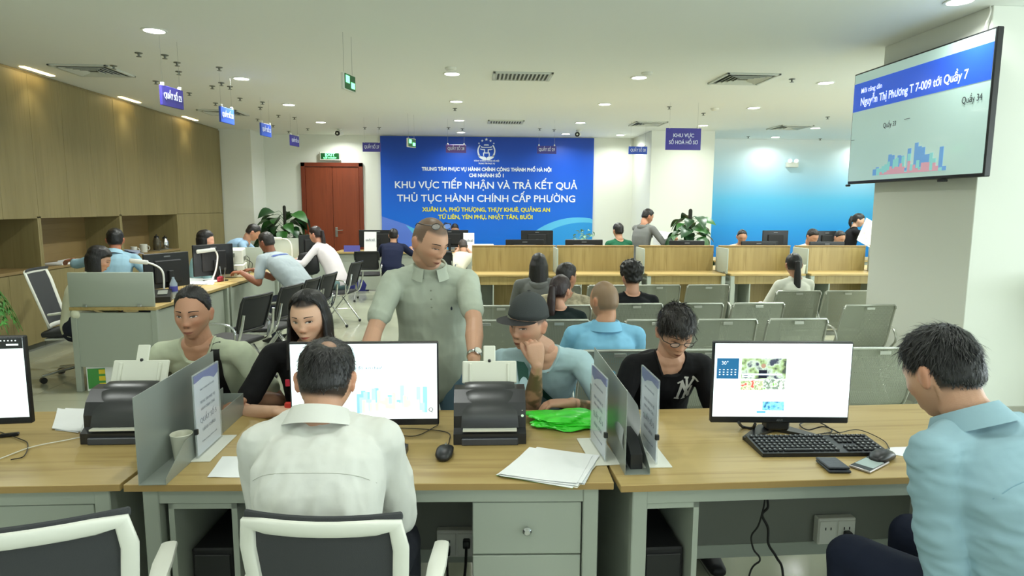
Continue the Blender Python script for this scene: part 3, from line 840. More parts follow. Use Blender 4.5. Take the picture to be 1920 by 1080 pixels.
# monitors seen from the front
scr_w = mat('screen_white', (236, 250, 250), .2, emit=.95)
scr_p = mat('screen_paleblue', (214, 240, 246), .2, emit=.95)
def monitor(label, loc, rz, W=.53, H=.312, content=None, z0=.06, swivel=0):
    o = thing('monitor', label, 'monitor', loc, rz)
    MB().b2((-W/2, -.004, z0), (W/2, .02, z0+H), .004).build('housing', black_pl, o)
    MB().b2((-W/2+.12, .02, z0+.06), (W/2-.12, .05, z0+H-.06), .01).build('rear_bulge', black_pl, o)
    s = MB().b2((-W/2+.006, -.0052, z0+.026), (W/2-.006, -.0035, z0+H-.006)).build('screen', scr_w, o, smooth=False)
    MB().b2((-.03, .045, .01), (.03, .07, z0+.16), .006).build('neck', black_pl, o)
    MB().b2((-.045, .0, .012), (.045, .06, .06), .008).build('neck_foot', black_pl, o)
    for q in (-1, 1):
        MB().prism([(0, .03), (q*.155, -.085), (q*.162, -.065), (q*.05, .075), (0, .09)], 2, 0.0, .012).build('foot', black_pl, o, smooth=False)
    text('ASUS', .011, (0, -.0055, z0+.012), FACE_CAM, mat('logo_grey', (120, 122, 125), .4), o, .0002, 0)
    if content: content(o, s, W, H, z0)
    return o
def pane(root, x0, x1, z0, z1, m, d=.0002, name='picture'):
    return MB().b2((x0, -.0054-d, z0), (x1, -.0045, z1)).build(name, m, root, smooth=False)
def fade(name, cols, sc=30, e=.9, axis=None):
    """an on-screen picture: soft blobs of colour"""
    if name in MATS: return MATS[name]
    m = bpy.data.materials.new(name); m.use_nodes = True; nt = m.node_tree; b = nt.nodes['Principled BSDF']
    tc = nt.nodes.new('ShaderNodeTexCoord'); n = nt.nodes.new('ShaderNodeTexNoise'); n.inputs['Scale'].default_value = sc; n.inputs['Detail'].default_value = 3
    r = nt.nodes.new('ShaderNodeValToRGB'); els = r.color_ramp.elements
    while len(els) < len(cols): els.new(.5)
    for i, (el, c) in enumerate(zip(els, cols)): el.position = .36+.28*i/(len(cols)-1); el.color = lin(c)
    nt.links.new(tc.outputs['Object'], n.inputs['Vector']); nt.links.new(n.outputs['Fac'], r.inputs['Fac'])
    nt.links.new(r.outputs['Color'], b.inputs['Base Color']); nt.links.new(r.outputs['Color'], b.inputs['Emission Color']); b.inputs['Emission Strength'].default_value = e
    MATS[name] = m
    return m
def mid_content(o, s, W, H, z0):
    pane(s, -W/2+.008, W/2-.008, z0+H-.05, z0+H-.022, scr_p, 0, 'browser_bar')
    text('Công dân Thủ đô: xin chào!', .017, (-.03, -.0056, z0+.222), FACE_CAM, mat('scr_text', (70, 110, 140), .5, emit=.3), s, .0001, 0, width=.19)
    cs = [mat('scr_blue', (150, 205, 240), .2, emit=.8), mat('scr_cyan', (185, 228, 245), .2, emit=.8), mat('scr_orange', (250, 222, 200), .2, emit=.9), mat('scr_rose', (245, 228, 228), .2, emit=.9)]
    random.seed(5)
    for q, cm in enumerate(cs):
        MB().prism(skyline(-.03+.01*q, .23-.01*q, z0+.05, lambda x: (.03+.07*random.random())*(1, 1.2, .9, .5)[q], 16), 1, -.0057-q*.0001, -.005).build('skyline', cm, s, smooth=False)
    MB().b2((-.255, -.0057, z0+.042), (-.2, -.005, z0+.046)).build('red_line', mat('scr_red', (240, 90, 110), .3, emit=.8), s, smooth=False)
    text('Q', .022, (.243, -.0057, z0+.06), FACE_CAM, mat('scr_dark', (60, 60, 60), .3), s, .0001)
def right_content(o, s, W, H, z0):
    T_ = z0+H
    def U(fx, fy): return (-W/2+W*fx, T_-H*fy)
    def pn(a, b_, c, d, m, dd=.0002, name='picture'):
        p, q = U(a, b_), U(c, d); return pane(s, p[0], q[0], q[1], p[1], m, dd, name)
    wd = pn(.028, .20, .185, .45, mat('widget_blue', (42, 104, 150), .2, emit=.6), .0002, 'weather_widget')
    wt = mat('widget_white', (225, 240, 250), .2, emit=.8)
    p = U(.085, .26); text('30°', .02, (p[0], -.0058, p[1]), FACE_CAM, wt, wd, .0001)
    mb = MB()
    for i in range(5):
        for j in range(3):
            p = U(.05+.028*i, .34+.03*j); mb.b2((p[0]-.003, -.0058, p[1]-.002), (p[0]+.003, -.005, p[1]+.002))
    mb.build('forecast', wt, wd, smooth=False)
    g = pn(.205, .20, .525, .45, fade('news_photo', [(70, 80, 70), (150, 175, 120), (190, 205, 190), (60, 66, 84)], 26), .0002)
    q = U(.36, .38); MB().b2((q[0]-.016, -.0058, q[1]-.02), (q[0]+.016, -.005, q[1]+.012)).build('figure', mat('pic_dark', (40, 42, 60), .3, emit=.2), g, smooth=False)
    q = U(.362, .29); MB().lathe([(0, 0), (.009, 0), (.009, .001), (0, .001)], (q[0], -.005, q[1]), 14, (0, -1, 0)).build('figure_head', mat('pic_skin', (190, 150, 130), .3, emit=.5), g)
    MB().b2((U(.21, 0)[0], -.006, U(0, .405)[1]), (U(.5, 0)[0], -.005, U(0, .385)[1])).b2((U(.21, 0)[0], -.006, U(0, .43)[1]), (U(.3, 0)[0], -.005, U(0, .415)[1])).build('caption', wt, g, smooth=False)
    pn(.205, .47, .365, .59, fade('news_photo_red', [(210, 90, 80), (240, 225, 205), (120, 160, 90), (250, 240, 235)], 60))
    pn(.37, .455, .525, .58, fade('news_photo_green', [(120, 190, 80), (235, 240, 235), (90, 120, 90), (210, 215, 215)], 50))
    pn(.37, .73, .525, .84, fade('news_photo_blue', [(40, 90, 140), (110, 190, 225), (150, 215, 240), (60, 130, 180)], 45))
    pn(.33, .85, .395, .87, mat('button_blue', (80, 180, 235), .3, emit=.7), .0002, 'button')
monitor('wide monitor with white welcome page in front of the white-shirted man', (-.40, 2.335, .7505), R(-.5), .545, .318, mid_content, .063)
monitor('wide monitor with weather and news page on the right desk', (1.19, 2.34, .7505), R(-4), .535, .322, right_content, .045)
def left_content(o, s, W, H, z0):
    pane(s, -W/2+.006, W/2-.006, z0+H-.045, z0+H-.006, mat('toolbar_dark', (48, 50, 52), .3, emit=.1), .0002, 'toolbar')
    mb = MB()
    for k in range(8): mb.b2((W/2-.03-k*.012, -.006, z0+H-.018), (W/2-.026-k*.012, -.005, z0+H-.014))
    mb.b2((W/2-.06, -.006, z0+H-.034), (W/2-.02, -.005, z0+H-.028))
    mb.build('toolbar_icon', scr_w, s, smooth=False)
monitor('monitor with dark toolbar cut by the left edge of the picture', (-1.875, 2.34, .7505), R(4), .54, .325, left_content, .085)

# keyboard
def keyboard(label, loc, rz, W=.44):
    o = thing('keyboard', label, 'keyboard', loc, rz)
    D = .155
    MB().prism([(-D/2, 0), (-D/2, .014), (D/2, .024), (D/2, 0)], 0, -W/2, W/2).build('base', black_pl, o, smooth=False)
    km = MB().box((0, 0, 0), (.0155, .0155, .006), .002)
    k0 = km.build('key', mat('key_black', (32, 33, 35), .5), o)
    pm = mat('key_print', (200, 200, 200), .5)
    first_ = True
    rows_ = [(0, 15), (1, 15), (2, 15), (3, 14), (4, 13), (5, 9)]
    pr_ = MB()
    tilt = math.atan2(.010, D)
    def zt(y): return .019+y*.0645
    cols = [(-W/2+.018+i*.0187) for i in range(15)] + [W/2-.118+.0187*i+.006 for i in range(0)] + [W/2-.135+.0187*i for i in range(3)] + [W/2-.0747+.0187*i for i in range(4)]
    for r_ in range(6):
        y = D/2-.02-r_*.0225+(.004 if r_ == 0 else 0)
        for i, x in enumerate(cols):
            if r_ == 5 and 4 < i < 9: continue
            if r_ in (3,) and 14 < i < 18: continue
            if first_: k = k0; first_ = False
            else: k = k0.copy(); COL.objects.link(k)
            k.location = (x, y, zt(y)+.003); k.rotation_euler = (tilt, 0, 0)
            pr_.box((x-.002, y+.002, zt(y)+.0064), (.005, .0035, .0006), 0, (0, 0, 0))
    sp = MB().box((0, 0, 0), (.09, .0155, .006), .002).build('space_bar', MATS['key_black'], o)
    y = D/2-.02-5*.0225; sp.location = (-W/2+.018+6.5*.0187, y, zt(y)+.003)
    pr_.build('key_legends', pm, o, smooth=False, kind='stuff')
    return o
keyboard('full black keyboard in front of the right monitor', (1.255, 2.185, .7505), R(-1.5), .46)
keyboard('black keyboard mostly hidden behind the white-shirted man', (-.46, 2.185, .7505), R(-5), .44)
keyboard('black keyboard at the left edge of the picture', (-1.96, 2.1, .7505), R(10), .44)
def mouse(label, loc, rz, pts=None):
    o = thing('mouse', label, 'mouse', loc, rz)
    vs, fs = loft_data([(0, -.05, .012), (0, -.035, .016), (0, 0, .018), (0, .035, .014), (0, .05, .01)], [(.022, .012), (.03, .017), (.031, .02), (.028, .015), (.02, .009)], (1, 0, 0), 18, 2.4)
    vs = [V((v.x, v.y, max(v.z, 0))) for v in vs]
    MB().raw(vs, fs).build('shell', black_pl, o, angle=60)
    MB().lathe([(.008, -.004), (.009, 0), (.008, .004)], (0, .028, .026), 12, (1, 0, 0)).build('scroll_wheel', grey_lam2, o)
    MB().box((0, .018, .0345), (.0012, .05, .001)).build('seam', mat('seam_grey', (90, 92, 95), .4), o)
    return o
mouse('black mouse on the bare oak of the middle desk', (-.1, 2.185, .7505), R(-5))
mouse('black mouse at the right end of the long keyboard', (1.435, 2.07, .7505), R(-60))
mouse('black mouse on the desk at the left edge of the picture', (-1.66, 2.02, .7505), R(-50))
cable('thin mouse cable curving on the middle desk', [(-.1, 2.238, .757), (-.09, 2.32, .754), (-.11, 2.42, .754), (-.3, 2.47, .754), (-.42, 2.42, .754)], .0018)
cable('thin black monitor cable lying behind the mouse', [(-.14, 2.5, .754), (-.22, 2.38, .754), (-.32, 2.41, .754), (-.4, 2.45, .754)], .0018)
cable('mouse cable arching behind the long keyboard', [on(1668, 842, .756), on(1655, 825, .756), on(1610, 806, .756), on(1570, 812, .756), on(1545, 812, .756)], .0018)
cable('tangle of thin cables behind the right monitor stand', [on(1575, 812, .756), on(1545, 800, .78), on(1515, 806, .757), on(1500, 795, .757), on(1530, 790, .757), on(1560, 808, .757), on(1530, 815, .757)], .0025)
cable('thick black loop of cable under the right monitor', [on(1385, 792, .80), on(1392, 800, .757), on(1410, 803, .757), on(1416, 795, .79)], .006)
cable('cream cable crossing the left desk', [on(0, 860, .755), on(60, 838, .755), on(130, 824, .755), on(200, 810, .755)], .002, white_pl)
cable('thin black cable curling on the left desk', [on(0, 810, .755), on(35, 822, .755), on(52, 832, .755), on(45, 855, .755), on(20, 862, .755)], .0018)
prop('usb_hub', 'small black adapter lying at the left edge of the left desk', 'adapter', on(18, 818, .7505), MB().box((0, 0, .006), (.06, .02, .012), .003), black_pl, rz=R(20))
# wallet, phone
wa = thing('wallet', 'dark leather folded wallet near the front edge of the right desk', 'wallet', on(1562, 877, .7505), R(-4))
lth = mat('wallet_leather', (34, 40, 50), .45, bump=.1)
MB().box((0, 0, .006), (.075, .1, .009), .003).build('lower_fold', lth, wa)
MB().box((-.002, .002, .0155), (.072, .098, .008), .003, (R(-2), 0, 0)).build('upper_fold', lth, wa)
ph = thing('phone', 'silver smartphone with lit screen lying on the right desk', 'phone', on(1630, 873, .7505), R(33))
MB().box((0, 0, .005), (.145, .07, .008), .0035, seg=2).build('body', mat('phone_silver', (176, 170, 168), .3, .6), ph)
MB().box((0, 0, .0092), (.135, .064, .0008)).build('glass', mat('phone_glass', (50, 44, 52), .1), ph, smooth=False)
MB().box((.0, 0, .0098), (.08, .06, .0006)).build('lit_area', mat('phone_lit', (150, 165, 160), .2, emit=.25), ph, smooth=False)
# paper sheets
def sheets(name, label, pts, n, m, z=.7506, jitter=.02, rnd=1, top=None, lift=.0012):
    """a loose pile of sheets: quads surveyed on the desk, each one its own part"""
    random.seed(rnd)
    c = sum((V(p) for p in pts), V((0, 0, 0)))/len(pts)
    o = thing(name, label, 'papers', (c.x, c.y, z))
    for k in range(n):
        a = (random.random()-.5)*.16*(1 if n > 1 else 0); j = V(((random.random()-.5)*jitter, (random.random()-.5)*jitter, 0))
        vs = []; g = 6
        Q = [rotz(a) @ (V(p)-c) + j for p in pts]
        for u in range(g+1):
            for v in range(g+1):
                s_, t_ = u/g, v/g
                p = (Q[0]*(1-s_)+Q[1]*s_)*(1-t_)+(Q[3]*(1-s_)+Q[2]*s_)*t_
                cr = max(0, abs(s_-.5)+abs(t_-.5)-.6)*.012*(random.random() if k == n-1 else .2)
                vs.append((p.x, p.y, .0004+k*lift+cr))
        fs = [(u*(g+1)+v, (u+1)*(g+1)+v, (u+1)*(g+1)+v+1, u*(g+1)+v+1) for u in range(g) for v in range(g)]
        mb = MB().raw(vs, fs); bmesh.ops.solidify(mb.bm, geom=mb.bm.faces[:], thickness=-.0004)
        mm = m[k % len(m)] if isinstance(m, list) else m
        mb.build('sheet', mm, o)
    return o
pale = mat('pale_sheet', (218, 224, 226), .6); pgreen = mat('green_folder', (120, 215, 90), .5); cream_s = mat('cream_sheet', (228, 228, 212), .5)
q_ = [on(940, 893, .7506), on(1085, 915, .7506), on(1122, 862, .7506), on(1005, 845, .7506)]
sheets('paper_pile', 'messy pile of white papers at the front of the middle desk', q_, 9, [pgreen, cream_s, paper, cream_s, paper, pale, paper, paper, paper], rnd=4, jitter=.035)
sheets('paper_sheet', 'single white sheet beside the white-shirted man elbow', [on(383, 897, .7506), on(470, 897, .7506), on(480, 857, .7506), on(412, 857, .7506)], 1, paper)
sheets('paper_pile', 'white papers left of the left scanner', [on(97, 806, .7506), on(150, 812, .7506), on(165, 768, .7506), on(112, 768, .7506)], 3, paper, rnd=2)
sheets('paper_sheet', 'sliver of white paper under the blue-shirted man arm', [on(1655, 852, .7506), on(1720, 860, .7506), on(1720, 838, .7506), on(1668, 840, .7506)], 1, paper)
# text lines on the top sheet
tl = MB()
random.seed(8)
# green plastic bag
def blob(name, label, cat, c, size, m, seed=0, amp=.3, fl=.1):
    bm = bmesh.new(); bmesh.ops.create_icosphere(bm, subdivisions=5, radius=1)
    for v in bm.verts:
        d = v.co.normalized()
        k = 1+amp*(noise.noise(d*1.6+V((seed, 0, 0)))+.55*abs(noise.noise(d*4+V((0, seed, 0))))+.14*abs(noise.noise(d*9+V((0, 0, seed)))))
        p = V((d.x*size[0], d.y*size[1], d.z*size[2]))*k
        p.z = max(p.z+size[2]*.75, .002)
        v.co = p
    mb = MB(); mb.bm.free(); mb.bm = bm
    o = mb.build(name, m, angle=70); o.location = c
    return tag(o, label, cat)
gbm = mat('green_plastic', (70, 230, 60), .28, trans=.0, spec=.6)
gb = blob('plastic_bag', 'bright green crumpled plastic bag under the tattooed arm', 'bag', (.385, 2.50, .7506), (.165, .085, .024), gbm, 3, .45)
gtx = mat('bag_print', (20, 90, 30), .5)
# ================================================================== CHAIRS
def chair_back(W0, W1, z0, z1, y0, lean, curve_, frame_m, t_in, t_n, o, mesh_m, trim=True):
    """curved office backrest: rounded frame around a stretched mesh"""
    def P(u, v):   # u -1..1, v 0..1
        wd = W0+(W1-W0)*v
        return V((u*wd, y0-lean*v+curve_*u*u, z0+(z1-z0)*v))
    loop = []
    N = 9
    for k in range(N): loop.append((-1+2*k/(N-1)*.96+.0, 1.0) if 0 else (-.93+1.86*k/(N-1), 1.0))
    for k in range(1, 7): loop.append((1, .96-.9*k/7+.0))
    for k in range(N): loop.append((.9-1.8*k/(N-1), 0.0))
    for k in range(1, 7): loop.append((-1, .06+.9*k/7))
    pts = [P(u, v) for u, v in loop]
    MB().loft(pts, [(t_n, t_in)]*len(pts), (0, 1, 0), 10, 3.2, closed=True).build('back_frame', frame_m, o, angle=50)
    vs = []; fs = []; nu, nv = 12, 8
    for i in range(nu+1):
        for j in range(nv+1):
            p = P((-1+2*i/nu)*.97, .02+.96*j/nv); vs.append(p+V((0, .006, 0)))
    for i in range(nu):
        for j in range(nv):
            a = i*(nv+1)+j; fs.append((a, a+1, a+nv+2, a+nv+1))
    mb = MB().raw(vs, fs); bmesh.ops.solidify(mb.bm, geom=mb.bm.faces[:], thickness=.004)
    mb.build('back_mesh', mesh_m, o, angle=60)
    if trim:
        tp = [P(-.98+1.96*k/10, 1.0)+V((0, .012, .016)) for k in range(11)]
        MB().loft(tp, [(.006, .012)]*11, (0, 1, 0), 8, 2.5).build('top_trim', mesh_m, o)
    return P
def office_chair(label, loc, rz, frame_m, mesh_m, scale=1, back=None, arms=True):
    o = thing('office_chair', label, 'chair', loc, rz)
    vs, fs = loft_data([(0, -.22, .45), (0, -.1, .46), (0, .1, .465), (0, .24, .45)], [(.2, .03), (.235, .04), (.24, .04), (.21, .03)], (1, 0, 0), 24, 3.5)
    MB().raw(vs, fs).build('seat', dark_mesh, o, angle=50)
    MB().box((0, 0, .412), (.42, .4, .02), .008).build('seat_shell', frame_m, o)
    b = back or dict(W0=.17, W1=.2, z0=.52, z1=.9, y0=-.21, lean=.05, curve_=.045)
    chair_back(frame_m=frame_m, t_in=.02, t_n=.010, o=o, mesh_m=mesh_m, **b)
    zc = .42
    MB().loft([(0, -.08, zc-.02), (0, -.22, zc), (0, b['y0']-.045, b['z0']+.06)], [(.04, .012), (.045, .014), (.035, .01)], (1, 0, 0), 10, 3).build('back_stem', frame_m, o)
    MB().lathe([(.028, .1), (.028, .25), (.018, .25), (.018, .40), (.05, .405), (.05, .412), (0, .412)], n=16).build('gas_lift', chrome, o)
    for k in range(5):
        a = 2*PI*k/5+.3; c, s = math.cos(a), math.sin(a)
        lg = MB().loft([(c*.03, s*.03, .115), (c*.18, s*.18, .095), (c*.3, s*.3, .075)], [(.022, .016), (.018, .013), (.013, .011)], (-s, c, 0), 10, 3).build('base_leg', chrome, o)
        MB().lathe([(.0, -.022), (.028, -.02), (.028, .02), (0, .022)], (c*.3, s*.3, .031), 14, (-s, c, 0)).build('caster', black_pl, lg)
    if arms:
        for s in (-1, 1):
            MB().curve([(s*.2, .02, .415), (s*.235, .02, .44), (s*.242, -.0, .6), (s*.24, .01, .65)], .016, 10, 5).build('armrest_post', frame_m, o)
            MB().loft([(s*.238, -.13, .645), (s*.24, .0, .66), (s*.235, .13, .65)], [(.02, .011), (.026, .013), (.022, .010)], (1, 0, 0), 12, 3).build('armrest', frame_m, o)
    return o
wf = white_pl
bk_near = dict(W0=.165, W1=.188, z0=.5, z1=.885, y0=-.18, lean=.06, curve_=.03)
office_chair('white-framed grey mesh office chair under the white-shirted man', (-.338, 1.66, 0), R(-5), wf, dark_mesh, back=bk_near)
office_chair('empty white-framed grey mesh office chair at the lower left', (-1.075, 1.62, 0), R(15), wf, dark_mesh, back=dict(W0=.19, W1=.225, z0=.5, z1=.90, y0=-.19, lean=.06, curve_=.03))
office_chair('black office chair at the lower right corner under the blue-shirted man', (1.52, 1.42, 0), R(22), black_pl, black_mt, back=dict(W0=.19, W1=.22, z0=.46, z1=.80, y0=-.2, lean=.06, curve_=.03), arms=False)
p = on(105, 700, 0)
office_chair('white-framed grey mesh office chair beside the cabinet wall, seen side-on', (-3.70, 6.15, 0), R(-80), wf, dark_mesh, back=dict(W0=.18, W1=.21, z0=.52, z1=1.02, y0=-.2, lean=.14, curve_=.04))
office_chair('white-framed office chair behind the man in light blue', (-3.35, 8.2, 0), R(-60), wf, dark_mesh, back=dict(W0=.18, W1=.21, z0=.52, z1=1.0, y0=-.2, lean=.12, curve_=.04))

def visitor_chair(label, loc, rz):
    """black seat and back on a chrome tube frame with inclined legs"""
    o = thing('visitor_chair', label, 'chair', loc, rz, 'black and chrome visitor chairs')
    vs, fs = loft_data([(0, -.2, .455), (0, 0, .45), (0, .2, .455), (0, .24, .44)], [(.2, .022), (.225, .026), (.22, .026), (.2, .018)], (1, 0, 0), 20, 3.5)
    MB().raw(vs, fs).build('seat', black_mt, o, angle=50)
    chair_back(.19, .205, .56, .86, -.24, .09, .03, black_pl, .012, .01, o, mat('black_mesh_fabric', (34, 35, 36), .8), False)
    for s in (-1, 1):
        MB().curve([(s*.2, -.3, .72), (s*.215, -.27, .56), (s*.22, -.2, .44), (s*.22, 0, .425), (s*.22, .2, .43)], .012, 10, 5).build('side_tube', chrome, o)
        l = MB().tube([(s*.22, .08, .43), (s*.23, -.22, .03)], .011, 10).build('leg', chrome, o)
        MB().sphere((s*.23, -.225, .022), .022, 10).build('foot', black_pl, l)
        l = MB().tube([(s*.22, -.08, .43), (s*.23, .24, .03)], .011, 10).build('leg', chrome, o)
        MB().sphere((s*.23, .245, .022), .022, 10).build('foot', black_pl, l)
        MB().curve([(s*.22, -.22, .46), (s*.235, -.22, .60), (s*.235, -.1, .64), (s*.235, .08, .63)], .011, 8, 5).build('arm_tube', chrome, o)
    return o
vc = visitor_chair('black and chrome visitor chair just behind the tan man shoulder', (-2.12, 5.65, 0), R(72))
for (x, y, rz, lb) in ((-2.02, 6.3, 75, 'black and chrome visitor chair, second from the tan man in the counter row'),
                       (-1.97, 6.85, 82, 'black and chrome visitor chair, third from the tan man in the counter row'),
                       (-1.9, 7.35, 80, 'black and chrome visitor chair carrying the man in the striped grey-blue polo'),
                       (-1.86, 8.85, 78, 'black and chrome visitor chair under the woman in the white blouse'),
                       (-1.78, 11.1, 3, 'black and chrome visitor chair at the back counter near sign 27'),
                       (-.5, 11.0, -8, 'black and chrome visitor chair behind the standing man grey shoulder')):
    dup(vc, (x, y, 0), R(rz), lb)

# ================================================================== METAL BENCHES
perf = bpy.data.materials.new('perforated_steel'); perf.use_nodes = True
nt = perf.node_tree; b = nt.nodes['Principled BSDF']
b.inputs['Base Color'].default_value = lin((166, 170, 156)); b.inputs['Metallic'].default_value = .45; b.inputs['Roughness'].default_value = .42
tc = nt.nodes.new('ShaderNodeTexCoord'); vo = nt.nodes.new('ShaderNodeTexVoronoi'); vo.voronoi_dimensions = '2D'; vo.inputs['Scale'].default_value = 85; vo.inputs['Randomness'].default_value = 0
sx_ = nt.nodes.new('ShaderNodeSeparateXYZ'); cb_ = nt.nodes.new('ShaderNodeCombineXYZ'); ad_ = nt.nodes.new('ShaderNodeMath'); ad_.operation = 'SUBTRACT'
nt.links.new(tc.outputs['Object'], sx_.inputs[0]); nt.links.new(sx_.outputs[0], cb_.inputs[0]); nt.links.new(sx_.outputs[1], ad_.inputs[0]); nt.links.new(sx_.outputs[2], ad_.inputs[1]); nt.links.new(ad_.outputs[0], cb_.inputs[1])
nt.links.new(cb_.outputs[0], vo.inputs['Vector'])
mr = nt.nodes.new('ShaderNodeMath'); mr.operation = 'GREATER_THAN'; mr.inputs[1].default_value = .15
nt.links.new(vo.outputs['Distance'], mr.inputs[0]); nt.links.new(mr.outputs[0], b.inputs['Alpha'])
edge_m = mat('bench_edge', (186, 188, 178), .3, .7)
seat_parts = None
def bench(label, xs, y, rz=0, W=.46):
    """airport-style row of perforated steel seats facing away (+y); xs = left x of each seat"""
    x0 = xs[0]
    o = thing('metal_bench', label, 'bench', (x0, y, 0), rz, 'rows of perforated steel waiting seats')
    for i, x in enumerate(xs):
        dx = x-x0+W/2
        def P(u, v):
            # v 0 top of the back .. 1 front of the seat
            prof = [(0, .82), (.035, .72), (.075, .58), (.11, .47), (.15, .42), (.22, .405), (.34, .415), (.46, .43), (.49, .42)]
            f = v*(len(prof)-1); k = min(int(f), len(prof)-2); t = f-k
            yy_ = prof[k][0]*(1-t)+prof[k+1][0]*t; z = prof[k][1]*(1-t)+prof[k+1][1]*t
            return V((dx+u*W/2*(.965+.035*min(1, v*3)), yy_, z))
        def grid(v0, v1, nu, nv, name):
            vs = [P(-1+2*i_/nu, v0+(v1-v0)*j/nv) for i_ in range(nu+1) for j in range(nv+1)]
            fs = [(a*(nv+1)+c, a*(nv+1)+c+1, (a+1)*(nv+1)+c+1, (a+1)*(nv+1)+c) for a in range(nu) for c in range(nv)]
            mb = MB().raw(vs, fs); bmesh.ops.solidify(mb.bm, geom=mb.bm.faces[:], thickness=.003)
            return mb.build(name, perf, o, angle=60)
        bk = grid(0.01, .42, 2, 6, 'backrest'); grid(.42, 1, 2, 6, 'seat')
        MB().tube([P(-1, .0)+V((0, 0, -.03)), P(-.95, 0), P(.95, 0), P(1, 0)+V((0, 0, -.03))], .009, 8).build('top_edge', edge_m, bk)
        for s in (-1, 1):
            MB().tube([P(s, .01+.98*k/10) for k in range(11)], .008, 6).build('side_edge', edge_m, bk)
        MB().box(P(0, 0)+V((0, -.012, -.025)), (.07, .004, .022), .002).build('label_plate', edge_m, bk)
    w_ = xs[-1]-x0+W
    MB().b2((-.04, .2, .34), (w_+.04, .26, .385), .004).build('beam', steel, o)
    for q in (0.12, w_-.12):
        l = MB().loft([(q, .23, .34), (q, .1, .2), (q, -.02, .02)], [(.02, .014)]*3, (1, 0, 0), 8, 3).loft([(q, .23, .34), (q, .34, .2), (q, .48, .02)], [(.02, .014)]*3, (1, 0, 0), 8, 3).build('leg', steel, o)
        MB().lathe([(.025, 0), (.02, .02), (0, .02)], (q, -.025, 0), 10).lathe([(.025, 0), (.02, .02), (0, .02)], (q, .485, 0), 10).build('foot', black_pl, l)
    for k in range(len(xs)+1):
        x = (xs[k-1]+W-x0+.03) if k == len(xs) else xs[k]-x0-.03
        MB().curve([(x, .2, .36), (x, .03, .5), (x, .06, .60), (x, .16, .625), (x, .38, .62), (x, .42, .58), (x, .3, .40)], .009, 8, 4).build('armrest', edge_m, o)
    return o
bench('nearest row of perforated steel seats, four seats just beyond the desks', [.6, 1.12, 1.64, 2.155], 3.5)
bench('second row of steel seats, pair left of the bald man', [-.14, .385], 4.48)
bench('second row of steel seats, three seats right of the bald man', [1.085, 1.61, 2.14], 4.46)
bench('third row of steel seats, behind the ponytailed woman in black', [.0, .52], 5.15)
bench('third row of steel seats, three seats with the curly-haired person', [1.14, 1.66, 2.19], 5.22)
bench('farthest row of steel seats before the oak booths, four seats', [.66, 1.18, 1.70, 2.22], 6.47)
bench('row of steel seats beside the big column, with the woman in white', [2.93, 3.42], 5.97)
bench('single dark perforated steel seat against the big column', [3.08], 5.08)

# ================================================================== OAK BOOTHS (centre right)
shelf_in = mat('shelf_inside', (70, 70, 62), .7)
oak_zd = oak_z
def booth(label, x0, x1):
    Y0, Y1 = 8.2, 8.66
    W = x1-x0
    o = thing('service_booth', label, 'booth', (x0, Y0, 0), 0, 'oak service booths')
    MB().b2((0, 0, .725), (W, Y1-Y0, .75), .0015).build('ledge', oak_x, o, smooth=False)
    MB().b2((.05, .03, .615), (W-.05, .05, .725)).build('apron', oak_z, o, smooth=False)
    MB().b2((.0, Y1-Y0, .02), (W, Y1-Y0+.03, 1.085), .002).build('screen_panel', oak_z, o, smooth=False)
    MB().b2((0, Y1-Y0-.01, 1.085), (W, Y1-Y0+.04, 1.10), .002).build('screen_cap', oak_edge, o, smooth=False)
    for x in (.0, W-.05):
        MB().b2((x, .005, 0), (x+.05, .045, .725), .003).build('leg', grey_lam, o)
        MB().b2((x+.016, .045, .02), (x+.034, Y1-Y0, .725)).build('side_panel', grey_lam, o, smooth=False)
    a, b_ = .055, .28
    MB().b2((a, .03, .15), (a+.015, .4, .615)).b2((b_-.015, .03, .15), (b_, .4, .615)).b2((a, .03, .15), (b_, .4, .17)).b2((a, .39, .15), (b_, .4, .615)).build('computer_shelf', grey_lam, o, smooth=False)
    return o
bx = [-.01, 1.14, 2.28, 3.40, 4.49, 5.58, 6.7]
bl_ = ['oak service booth at the left end of the booth row', 'oak service booth behind the curly-haired person', 'oak service booth below the large leafy plant', 'oak service booth with paper cup on its ledge', 'oak service booth in front of the ponytailed woman in white', 'oak service booth partly hidden by the big column']
bsc = []
for i in range(6):
    booth(bl_[i], bx[i]+.005, bx[i+1]-.07 if i else bx[1]-.01)
def grey_screen(label, p0, size, m=grey_lam):
    o = thing('privacy_screen', label, 'screen', p0, 0, 'grey privacy screens')
    MB().box((0, 0, size[2]/2), size, .006, seg=2).build('panel', m, o)
    for s in (-1, 1): 
        d = max(size[0], size[1])*.32*s
        MB().box((0 if size[1] > size[0] else d, d if size[1] > size[0] else 0, .012), (.035, .035, .024), .003).build('clamp', steel, o)
    return o
for i, lb in enumerate(('between the first and second oak booths', 'between the second and third oak booths', 'beside the paper cup on the oak booths', 'right of the woman in white on the oak booths', 'next to the big column on the oak booths')):
    grey_screen('grey privacy screen standing ' + lb, (bx[i+1]-.04, 8.43, .75), (.02, .4, .335))
prop('paper_cup', 'cream paper cup on the oak booth ledge by the grey screen', 'cup', (4.42, 8.28, .7505), MB().lathe([(0, 0), (.03, 0), (.042, .115), (.040, .118), (.03, .01), (0, .008)], n=20), cup_m)
t_ = thing('tissue_box', 'small white tissue packet on the oak booth ledge', 'tissues', on(1328, 507, .75))
MB().box((0, 0, .02), (.1, .07, .035), .006).build('pack', white_pl, t_); MB().box((0, 0, .045), (.04, .02, .02), .006, (0, .3, 0)).build('tissue', paper, t_)
